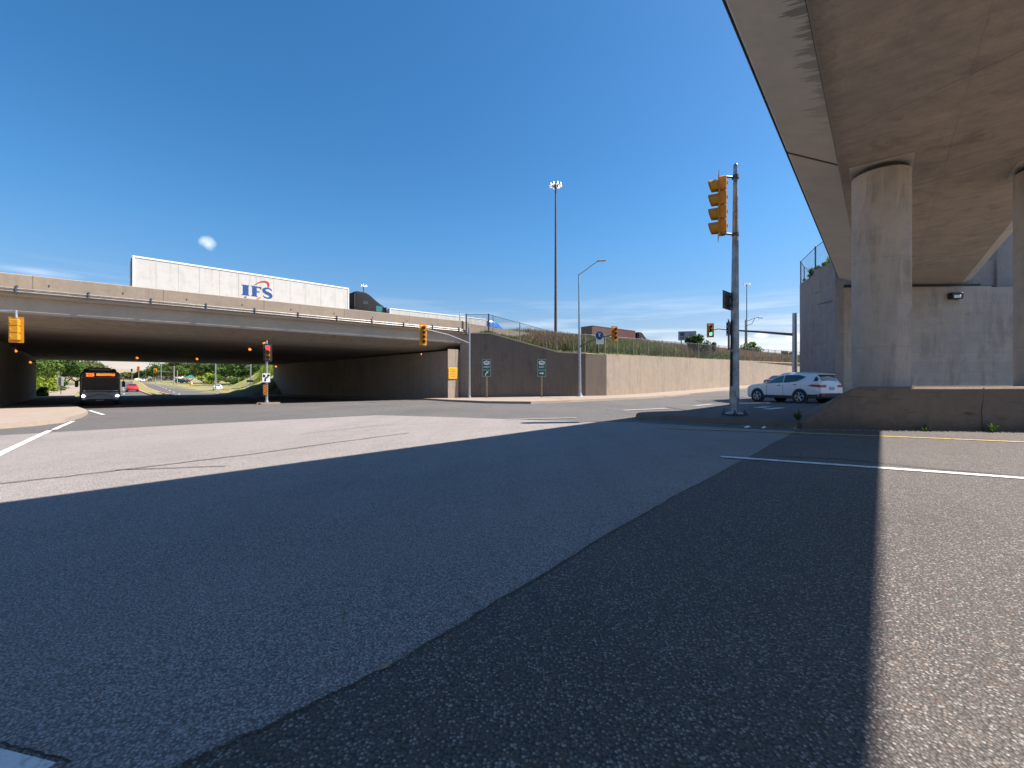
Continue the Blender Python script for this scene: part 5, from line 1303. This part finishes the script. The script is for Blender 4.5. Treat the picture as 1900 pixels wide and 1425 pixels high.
        def stroke(px_, ws):
            pts_ = [((x_-430)/523-.865, (640-y_)/523+.02+(x_-430)*.09/523) for x_, y_ in px_]; rd = MB()
            for i in range(len(pts_)-1):
                a_, b_ = Vector(pts_[i]), Vector(pts_[i+1]); t_ = (b_-a_).normalized(); n2 = Vector((-t_.y, t_.x)); a2, b2 = a_-t_*.015, b_+t_*.015; w0, w1 = ws[i]/1046, ws[i+1]/1046
                q_ = poly([a2+n2*w0, b2+n2*w1, b2-n2*w1, a2-n2*w0], '', '', .012); kk = len(rd.v); rd.v += q_.v; rd.f += [tuple(kk+j2 for j2 in f) for f in q_.f]
            rd.build('swoosh', 'sign_red', t)
        stroke([(765, 398), (850, 335), (960, 265), (1080, 218), (1200, 205), (1280, 222), (1330, 270), (1355, 335), (1352, 400), (1342, 460)], [16, 30, 38, 46, 60, 75, 75, 70, 55, 40])
        stroke([(1012, 935), (900, 1020), (800, 1090)], [26, 45, 34]); stroke([(425, 925), (425, 1060)], [62, 90])
    return t
e_, d_ = ED(-28.1, 31.8)
semi(e_, d_+1.3, 6.33, 'truck_black', 'white trailer with blue IFS lettering and red swoosh behind a black cab on the bridge', logo=True, az=47)
e_, d_ = ED(-15.6, 54.6)
semi(e_, d_+1.0, 6.33, 'truck_blue', 'long plain white trailer pulled by a bright blue cab on the highway', L_=14.9)
x_ = (1088-950)/800*71.5; e_, d_ = ED(x_, 71.5)
semi(e_, d_, 6.33, 'truck_black', 'brown and rust coloured shipping containers on a truck beyond the tall grass', container=[(0, 6.05, 'container_brown'), (6.15, 11.9, 'container_rust')], L_=12.2)
# ------------------------------------------------------------------ highway lighting, far signs
def mast(px, ytop, Y, base, label, r=.30, z0=6.3):
    x, _, zt = XZ(px, ytop, Y); t = thing('high_mast_light', (x, Y, z0), label, 'light mast')
    m_ = MB(); m_.cyl((x, Y, z0-.3), (x, Y, zt), r, r*.42, 12); m_.build('pole', 'mast_brown', t, world=True, smooth=True)
    m_ = MB()
    for i in range(24):
        a, b = i*math.tau/24, (i+1)*math.tau/24; m_.tube([(x+.6*math.cos(a), Y+.6*math.sin(a), zt), (x+.6*math.cos(b), Y+.6*math.sin(b), zt)], .06, 5)
    m_.cyl((x, Y, zt-.6), (x, Y, zt+.35), .28, .2, 10); m_.build('lamp_ring', 'steel_dark', t, world=True)
    for i in range(8):
        a = i*math.tau/8+.2; c, s = math.cos(a), math.sin(a)
        m_ = MB(); m_.tube([(x+.5*c, Y+.5*s, zt), (x+.95*c, Y+.95*s, zt)], .05, 5); m_.cyl((x+.95*c, Y+.95*s, zt+.22), (x+.95*c, Y+.95*s, zt-.22), .14, .33, 12); f_ = m_.build('floodlight', 'steel_bright', t, world=True, smooth=True)
        m_ = MB(); m_.cyl((x+.95*c, Y+.95*s, zt-.225), (x+.95*c, Y+.95*s, zt-.27), .30, .24, 12); ob = m_.build('lens', 'mast_lamp', None); ob.parent = f_; bpy.context.view_layer.update(); ob.matrix_parent_inverse = f_.matrix_world.inverted()
mast(1031, 343, 80, 617, 'tall brown high-mast light with a ring of floodlights standing above the grassy slope')
mast(674.5, 530, 160, 600, 'distant high-mast light showing just above the black truck cab', .34)
mast(1385.5, 527, 160, 640, 'thin distant high-mast light behind the near signal pole', .26)
x, Y, zt = XZ(1383, 593, 122)
t = thing('street_lamp', (x, Y, 6.3), 'dark highway lamp with a braced arm reaching right beside the distant mast', 'street lamp')
m_ = MB(); m_.cyl((x, Y, 6), (x, Y, zt), .2, .13, 10); m_.build('pole', 'steel_dark', t, world=True, smooth=True)
k = Y/800; m_ = MB(); m_.tube([(x, Y, zt-4*k), (x+10*k, Y, zt+0*k), (x+20*k, Y, zt+4*k), (x+27*k, Y, zt+4*k)], .09, 6); m_.tube([(x, Y, zt-12*k), (x+12*k, Y, zt-8*k), (x+18*k, Y, zt+3*k)], .07, 6); m_.build('arm', 'steel_dark', t, world=True, smooth=True)
m_ = MB(); m_.box((x+28*k, Y, zt+3.6*k), (1.3, .5, .35), bev=.12); m_.build('lamp_head', 'steel_dark', t, world=True)
# service sign
t = thing('service_sign', (25.5, 78, 6.6), 'grey highway service sign with a blue square on two posts above the slope', 'road sign')
c = XZ(1275, 623, 78); fr = frame2(c, 195)
plate(t, fr, -1.52, 1.52, -.82, .82, 0, .05, 'sign_plate', 'sign_grey'); plate(t, fr, -1.16, -.5, -.02, .62, .052, .02, 'symbol', 'sign_blue')
m_ = MB()
for a0, b0, w_ in ((-1.2, -.32, .9), (-1.2, -.52, .7), (.35, -.30, .5), (1.0, -.32, .3), (.3, -.52, 1.0), (.45, .25, .25), (.5, .02, .35)):
    m_.add([fr(a0, b0, .055), fr(a0+w_, b0, .055), fr(a0+w_, b0+.10, .055), fr(a0, b0+.10, .055)], [(0, 1, 2, 3)])
m_.build('lettering', 'seam', t, world=True)
for s_ in (-1.0, 1.1):
    p = fr(s_, 0, -.08); m_ = MB(); m_.box((p[0], p[1], (c[2]+.6+5.6)/2), (.16, .16, c[2]+.6-5.6)); m_.build('post', 'steel_dark', t, world=True)
# marker sign at the bridge end
x, y, z = XZ(853, 590, 45.5)
t = thing('route_sign', (x, y, 6.3), 'thin edge-on sign on a post above the bridge parapet end', 'road sign')
m_ = MB(); m_.cyl((x, y, 6.3), (x, y, 8.45), .04, seg=8); m_.build('post', 'galvanised', t, world=True)
m_ = MB(); m_.box((x+.08, y-.06, 8.0), (.22, .03, .7), rz=R(60), bev=.01); m_.build('sign_plate', 'sign_grey', t, world=True)
# small shelter roof seen over the fence
x, y, z = XZ(1331, 648, 92)
t = thing('utility_shed', (x, y, 6.0), 'low grey-roofed shed showing just above the fence beyond the slope', 'shed')
m_ = MB(); m_.box((x, y, 7.0), (3.0, 2.5, 1.9)); m_.build('walls', 'building_pale', t, world=True)
m_ = MB(); m_.box((x, y, 8.03), (3.6, 3.0, .16)); m_.build('roof', 'roof_grey', t, world=True)

# ------------------------------------------------------------------ vegetation
def blades(name, pts, hmin, hmax, wd, mat, seed, label=None):
    rnd = random.Random(seed); m_ = MB()
    for (x, y, z) in pts:
        h_ = rnd.uniform(hmin, hmax)*(.45+.55*sm(29, 35, ED(x, y)[0]) if y < 60 and x > -10 else 1); a = rnd.uniform(0, math.pi); dx, dy = math.cos(a)*wd*rnd.uniform(.6, 1.3), math.sin(a)*wd; lx, ly = rnd.gauss(0, .16)*h_, rnd.gauss(0, .16)*h_
        m_.add([(x-dx, y-dy, z-.05), (x+dx, y+dy, z-.05), (x+lx*.4+dx*.8, y+ly*.4+dy*.8, z+h_*.55), (x+lx*.4-dx*.8, y+ly*.4-dy*.8, z+h_*.55), (x+lx, y+ly, z+h_)], [(0, 1, 2, 3), (3, 2, 4)])
    o = m_.build(name, mat); tag(o, label, 'grass', kind='stuff'); return o
rnd = random.Random(21)
fr_ = [(W0, 6.15), (Wa, 6.15), (Wb, 4.25), (W1, 4.1), (W2p, 4.0), (W3, 4.35), (W4, 5.2)]
def bermz(e, d, dw, zw):
    zc = 6.2+.75*sm(25, 36, e); t = max(0, min(1, (d-dw)/(41.5-dw))); return zw-.1+(zc-zw+.1)*(t**.8)
cand = []
segs = []
for i in range(1, len(fr_)-1):
    segs.append((fr_[i], fr_[i+1], math.dist(fr_[i][0], fr_[i+1][0])))
tot = sum(s[2] for s in segs)
def pick():
    s = rnd.random()**1.25*tot
    for a, b, L_ in segs:
        if s <= L_:
            u = s/L_; return lerp(a[0], b[0], u), a[1]+(b[1]-a[1])*u
        s -= L_
    return fr_[-1]
green, dry = [], []
for i in range(52000):
    p, zw = pick(); e, dw = ED(*p)
    if dw > 36.8 and e < 28 and rnd.random() < .7: continue
    u = rnd.random(); d = dw+.6+(42.5-dw-.6)*u
    z = bermz(e, d, dw, zw); x, y = W(e, d); n1 = math.sin(x*.35)+math.sin(y*.27+1)+rnd.gauss(0, .7)
    far = sm(46, 66, e)
    (dry if n1+far*2.6+u*.8 > 1.9 else green).append((x, y, z))
blades('tall_grass', green, .45, 1.15, .05, 'blade_green', 1, 'tall green grass and weeds covering the slope behind the fence')
blades('dry_grass', dry, .6, 1.4, .05, 'blade_dry', 2, 'dry reddish brown grass mixed along the slope behind the fence')
# reeds on the far bank and left verge
pts = []
for i in range(40000):
    x, y = rnd.uniform(-80, -35), rnd.uniform(88, 125)
    r = ((x+52)+(y-84))*.7071; e, d = ED(x, y)
    if d < 97 or d > 126 or r < 1.5 or r > 20: continue
    pts.append((x, y, g(x, y)))
blades('verge_grass', pts[:12000], .2, .5, .08, 'leaf_bright', 3, 'yellow-green rough grass on the bank beyond the bridge')

def leafcloud(name, mat, c, rad, n_, ls, seed, flat_=1.0, parent=None, lobes=9, down=.35):
    """leaf-sized faces gathered in many uneven clumps"""
    rnd = random.Random(seed); m_ = MB(); c = Vector(c); L = []
    for i in range(lobes):
        v = Vector((rnd.gauss(0, 1), rnd.gauss(0, 1), rnd.gauss(0, 1))).normalized()*rnd.uniform(.35, .85)
        if v.z < -down: v.z *= .4
        L.append((Vector((v.x*rad[0], v.y*rad[1], v.z*rad[2])), rnd.uniform(.28, .5)))
    for i in range(n_):
        lc, lr = L[rnd.randrange(lobes)]
        v = Vector((rnd.gauss(0, 1), rnd.gauss(0, 1), rnd.gauss(0, 1))).normalized()*(rnd.random()**.45)*lr
        p = c+lc+Vector((v.x*rad[0], v.y*rad[1], v.z*rad[2]))
        nrm = (v.normalized()+Vector((rnd.gauss(0, .6), rnd.gauss(0, .6), rnd.gauss(0, .6)+.3))).normalized()
        a = nrm.orthogonal().normalized(); a = (Matrix.Rotation(rnd.uniform(0, 6.28), 3, nrm) @ a); b = nrm.cross(a); s = ls*rnd.uniform(.6, 1.4)
        m_.add([p-a*s, p-b*s*.55, p+a*s, p+b*s*.55], [(0, 1, 2, 3)])
    return m_.build(name, mat, parent)
def tree(x, y, h_, r, mat, label, seed, n_=2600, ls=.3, name='tree', group=None, tz=None, trunk=.28, low=.35, lobes=11):
    z = g(x, y) if tz is None else tz
    t = thing(name, (x, y, z), label, 'tree', group=group)
    rnd = random.Random(seed); m_ = MB(); th = h_*low*1.4; tr = h_*.022
    m_.tube([(0, 0, -.2), (rnd.uniform(-.1, .1), 0, th*.5), (rnd.uniform(-.2, .2), rnd.uniform(-.2, .2), th)], tr*1.4, 8, tr*.8)
    for i in range(6):
        a = rnd.uniform(0, 6.28); l = r*rnd.uniform(.5, .85); z1 = th*rnd.uniform(.55, 1)
        m_.tube([(0, 0, z1), (math.cos(a)*l*.5, math.sin(a)*l*.5, z1+h_*.12), (math.cos(a)*l, math.sin(a)*l, z1+h_*.3)], tr*.6, 5, tr*.15)
    m_.build('trunk', 'bark', t, smooth=True)
    leafcloud('crown', mat, (0, 0, h_*(low+(1-low)/2)), (r, r, h_*(1-low)/2*1.05), n_, ls, seed, parent=t, lobes=lobes)
    return t
def bush(x, y, h_, r, mat, label, seed, n_=1500, ls=.14, group=None, tz=None):
    z = g(x, y) if tz is None else tz
    t = thing('bush', (x, y, z), label, 'bush', group=group); rnd = random.Random(seed); m_ = MB()
    for i in range(5):
        a = rnd.uniform(0, 6.28); m_.tube([(0, 0, -.05), (math.cos(a)*r*.3, math.sin(a)*r*.3, h_*.4), (math.cos(a)*r*.5, math.sin(a)*r*.5, h_*.75)], .03, 5, .01)
    m_.build('stem', 'bark', t); leafcloud('leaves', mat, (0, 0, h_*.52), (r, r, h_*.5), n_, ls, seed, parent=t, lobes=9, down=.6); return t
# slope shrubs
x, y, z = XZ(1306, 650, 57.5); bush(x, y+2.0, 3.3, 1.45, 'leaf_deep', 'dark green conical bush leaning against the wall-top fence', 31, 2600, .16, tz=4.75)
x, y, z = XZ(1322, 650, 60); bush(x+.3, y+1.8, 2.2, 1.0, 'leaf_olive', 'smaller olive bush just right of the dark bush on the slope', 32, 1200, .15, tz=4.9)
x, y, z = XZ(1396, 650, 88); bush(x, y, 3.4, 2.5, 'leaf_mid', 'round green tree top showing over the fence right of the near signal pole', 33, 1800, .25, tz=6.2)
x, y, z = XZ(1462, 664, 88); bush(x, y, 2.0, 1.6, 'leaf_olive', 'small olive bush on the skyline left of the overpass wall', 34, 800, .25, tz=5.6)
bush(19.45, 26.3, 1.0, .5, 'leaf_bright', 'bright green plant behind the wing wall fence close to the overpass', 35, 1000, .075, tz=7.75)
bush(19.65, 27.8, .8, .5, 'leaf_mid', 'low green plant on the wing wall in the middle of the fence', 36, 700, .07, tz=7.75)
bush(20.0, 29.4, .6, .35, 'leaf_olive', 'small olive plant on the wing wall at the far fence corner', 37, 500, .06, tz=7.6)
# left side beyond the bridge
T_ = [(66, 76, 10, 4.2, 'leaf_mid', 'large fresh green tree beyond the left abutment, leftmost in the opening'), (92, 100, 12, 5, 'leaf_deep', 'dark green tree second from the left abutment'), (118, 104, 10, 5, 'leaf_mid', 'round mid-green tree left of the bus beyond the bridge'), (142, 128, 9, 5, 'leaf_olive', 'olive tree just left of the bus roof'), (172, 170, 9.5, 5.5, 'leaf_deep', 'dark tree showing over the bus roof'), (160, 150, 7, 4, 'leaf_mid', 'small green tree behind the bus roof unit')]
for i, (px, Y, h_, r, m_, lb) in enumerate(T_):
    x_ = (px-950)/800*Y; tree(x_, Y, h_, r, m_, lb, 50+i, 5200, .20+.04*(Y/100), group='trees beyond the bridge', low=.1)
for i, (px, Y, h_, r, m_, lb) in enumerate([(68, 72, 3.0, 2.2, 'leaf_bright', 'bright yellow-green bush by the left abutment end'), (84, 80, 3.4, 2.4, 'leaf_bright', 'second bright yellow-green bush from the left abutment'), (103, 88, 2.8, 2.2, 'leaf_mid', 'green bush beside the grey cabinet on the left verge'), (72, 67, 1.5, 1.5, 'leaf_deep', 'dark low bush in the shadow edge by the left abutment')]):
    x_ = (px-950)/800*Y; bush(x_, Y, h_, r, m_, lb, 70+i, 1800, .20)
R_ = [(352, 190, 9, 6, 'leaf_mid', 'light green tree left of the white pole beyond the bridge'), (378, 165, 10, 6.5, 'leaf_olive', 'broad olive tree right of the black parked car'), (405, 158, 12, 6.5, 'leaf_deep', 'dark green tree behind the first white pole'), (428, 150, 11, 6, 'leaf_mid', 'fresh green tree between the two white poles'), (450, 142, 10, 6, 'leaf_deep', 'dark rounded tree left of the second white pole'), (332, 230, 12, 7, 'leaf_olive', 'olive tree beside the distant signal arm'), (306, 300, 15, 9, 'leaf_deep', 'dark tree right of the distant orange signal'), (285, 330, 13, 9, 'leaf_deep', 'distant dark tree left of the signal arm'), (318, 270, 13, 8, 'leaf_mid', 'tall green tree over the distant crossing'), (262, 380, 9, 7, 'leaf_deep', 'low dark tree at the far end of the road'), (243, 400, 9, 8, 'leaf_olive', 'small olive tree at the far end of the road left of the red suv'), (486, 128, 7, 4, 'leaf_mid', 'green tree beside the pinkish house')]
for i, (px, Y, h_, r, m_, lb) in enumerate(R_):
    x_ = (px-950)/800*Y; tree(x_, Y, h_, r, m_, lb, 90+i, 3800, .22+.12*(Y/150), group='trees beyond the bridge', low=.02)
for i, (px, Y, h_, r, m_) in enumerate([(395, 138, 3.6, 4, 'leaf_bright'), (425, 132, 3.2, 4, 'leaf_mid'), (455, 126, 3.2, 3.5, 'leaf_mid')]):
    x_ = (px-950)/800*Y; bush(x_, Y, h_, r, m_, ['yellow-green shrub in front of the trees behind the white car', 'green shrub between the white poles', 'green shrub left of the second white pole'][i], 120+i, 1400, .32)
# pinkish house
x_, y_ = (481-950)/800*146, 146; zb = g(x_, y_)
t = thing('house', (x_, y_, zb), 'pinkish house with a grey roof peeping over the bank beyond the bridge', 'house')
m_ = MB(); m_.box((0, 0, 2.2), (9, 7, 4.6)); m_.build('walls', 'brick_house', t)
m_ = MB(); m_.add([(-5, -4, 4.4), (5, -4, 4.4), (5, 4, 4.4), (-5, 4, 4.4), (-4, 0, 6.6), (4, 0, 6.6)], [(0, 1, 5, 4), (2, 3, 4, 5), (0, 4, 3), (1, 2, 5), (0, 3, 2, 1)]); m_.build('roof', 'roof_grey', t)
for s_ in (-2.6, 0, 2.6):
    m_ = MB(); m_.box((s_, -3.52, 2.9), (1.3, .08, 1.3)); w_ = m_.build('window', 'sign_white', t)
    m_ = MB(); m_.box((s_, -3.57, 2.9), (1.05, .04, 1.05)); m_.build('pane', 'glass_dark', None).parent = w_

# far poles, signals and signs
def plainpole(px, ptop, Y, r, label, mat='steel_bright', top=None, name='utility_pole', cat='pole', z=None):
    x_ = (px-950)/800*Y; z0 = g(x_, Y) if z is None else z; zt = XZ(px, ptop, Y)[2]
    t = thing(name, (x_, Y, z0), label, cat); m_ = MB(); m_.cyl((x_, Y, z0-.1), (x_, Y, zt), r, r*.7, 10); m_.build('pole', mat, t, world=True, smooth=True)
    m_ = MB(); m_.cyl((x_, Y, z0), (x_, Y, z0+.25), r*1.9, r*1.5, 10); m_.build('base', 'steel_dark', t, world=True, smooth=True)
    return t, x_, z0, zt
t, x_, z0, zt = plainpole(400, 640, 96, .15, 'white lamp pole beyond the bridge, nearer the white car')
m_ = MB(); m_.tube([(x_, 96, zt-.1), (x_-1.2, 95.6, zt+.3), (x_-2.2, 95.2, zt+.3)], .06, 6); m_.box((x_-2.4, 95.2, zt+.28), (.7, .3, .15), bev=.05); m_.build('lamp_arm', 'steel_bright', t, world=True)
t, x_, z0, zt = plainpole(465, 630, 92, .15, 'white pole with a small green street sign beyond the bridge by the red-lit signal')
m_ = MB(); m_.box((x_, 91.8, XZ(465, 707, 92)[2]), (1.5, .04, .42), bev=.01); m_.build('street_sign', 'sign_green', t, world=True)
t, x_, z0, zt = plainpole(92, 640, 92, .17, 'pale pole left of the bus, nearer the abutment')
t, x_, z0, zt = plainpole(108, 640, 86, .15, 'pale pole between the first pole and the bus')
t, x_, z0, zt = plainpole(127, 655, 110, .08, 'thin grey pole close to the left of the bus')
t, x_, z0, zt = plainpole(299, 676, 205, .14, 'thin pale pole beside the distant crossing')
t, x_, z0, zt = plainpole(323, 679, 150, .2, 'pale mast pole holding the distant signal arm', name='traffic_signal', cat='traffic light')
m_ = MB(); m_.tube([(x_, 150, XZ(323, 691, 150)[2]), (XZ(305, 690, 150)[0], 150, XZ(305, 689.5, 150)[2]), (XZ(289, 688, 150)[0], 150, XZ(289, 688, 150)[2])], .1, 6); m_.build('arm', 'steel_bright', t, world=True)
head(t, (XZ(289, 688, 150)[0], 149.8, XZ(289, 688, 150)[2]), 140, 3, sec=.40, wd=.45, bw=.2)
t, x_, z0, zt = plainpole(329, 687, 146, .15, 'short pale pole next to the distant mast')
t, x_, z0, zt = plainpole(257.5, 690, 190, .12, 'distant signal post on the median with an orange head', name='traffic_signal', cat='traffic light')
head(t, (x_, 189.8, XZ(257, 684, 190)[2]), 137, 3, sec=.55, wd=.6, bw=.25, boardmat='sign_orange', housing='sign_orange')
t, x_, z0, zt = plainpole(245, 685, 230, .10, 'tiny distant pole carrying a dark signal near the red suv', name='traffic_signal', cat='traffic light')
head(t, (x_, 229.8, XZ(245, 687, 230)[2]), 137, 3, sec=.4, wd=.4, bw=.2, boardmat='sign_back', housing='signal_dark')
t, x_, z0, zt = plainpole(288.5, 700, 172, .12, 'thin distant post under the signal arm', mat='steel_bright')
# cabinet and board on the left pavement
x_, y_ = (113-950)/800*74, 74; z0 = g(x_, y_)+.15
t = thing('bus_stop_sign', (x_, y_, z0), 'dark board sign on a post standing on the left pavement beside the bus', 'sign'); m_ = MB(); m_.cyl((0, 0, 0), (0, 0, 3.0), .05, seg=8); m_.build('post', 'steel_dark', t); m_ = MB(); m_.box((.02, -.08, 2.2), (.75, .06, 1.6), rz=R(35), bev=.02); m_.build('panel', 'sign_grey', t); m_ = MB(); m_.box((-.03, -.15, 2.2), (.35, .04, 1.45), rz=R(35), bev=.02); m_.build('symbol', 'sign_back', t)
x_, y_ = (101-950)/800*92, 92; z0 = g(x_, y_)
t = thing('utility_cabinet', (x_, y_, z0), 'pale grey box cabinet beside the bushes on the left verge', 'cabinet'); m_ = MB(); m_.box((0, 0, 1.3), (1.3, .9, 2.6), bev=.05); m_.build('housing', 'sign_grey', t); m_ = MB(); m_.box((0, -.46, 1.35), (1.05, .03, 2.2), bev=.01); m_.build('door', 'building_pale', t)
# green canopy and orange barrel near the parked car
x_, y_ = (358-950)/800*172, 172; z0 = g(x_, y_)
t = thing('canopy_tent', (x_, y_, z0), 'teal green canopy tent standing behind the black parked car', 'tent')
m_ = MB(); m_.add([(-2.4, -1.6, 1.9), (2.4, -1.6, 1.9), (2.4, 1.6, 1.9), (-2.4, 1.6, 1.9), (-1.0, 0, 2.9), (1.0, 0, 2.9)], [(0, 1, 5, 4), (2, 3, 4, 5), (0, 4, 3), (1, 2, 5)]); m_.build('canopy', 'green_cloth', t)
for a, b in ((-2.3, -1.5), (2.3, -1.5), (2.3, 1.5), (-2.3, 1.5)):
    m_ = MB(); m_.cyl((a, b, 0), (a, b, 1.95), .05, seg=6); m_.build('leg', 'steel_bright', t)
x_, y_ = (355-950)/800*140, 140; z0 = g(x_, y_)
t = thing('construction_barrel', (x_, y_, z0), 'orange construction barrel on the verge below the black parked car', 'barrel')
m_ = MB(); m_.cyl((0, 0, 0), (0, 0, .12), .5, .45, 14); m_.cyl((0, 0, .12), (0, 0, 1.15), .38, .28, 14); m_.build('drum', 'sign_orange', t, smooth=True)
m_ = MB(); m_.cyl((0, 0, .5), (0, 0, .65), .352, .335, 14); m_.cyl((0, 0, .85), (0, 0, .97), .322, .307, 14); m_.build('band', 'sign_white', t)
# low pale building line at the far end
for i, (px, Y, w_, h_, mt, lb) in enumerate([(312, 330, 16, 4.0, 'building_pale', 'low white building far beyond the crossing'), (236, 420, 22, 4.5, 'building_pale', 'low pale building at the far end of the road')]):
    x_ = (px-950)/800*Y; z0 = g(x_, Y); t = thing('building', (x_, Y, z0), lb, 'building'); m_ = MB(); m_.box((0, 0, h_/2), (w_, 9, h_)); m_.build('walls', mt, t); m_ = MB(); m_.box((0, 0, h_+.15), (w_+.6, 9.6, .3)); m_.build('roof', 'roof_grey', t)
    for k in range(4):
        m_ = MB(); m_.box((-w_*.36+k*w_*.24, -4.52, h_*.5), (w_*.14, .06, h_*.35)); m_.build('window', 'glass_dark', t)
# oncoming dip: low guard wall left of the pavement handled by ground
for o in bpy.data.objects:
    if o.type == 'MESH' and o.parent is None and 'kind' not in o: o['kind'] = 'structure'
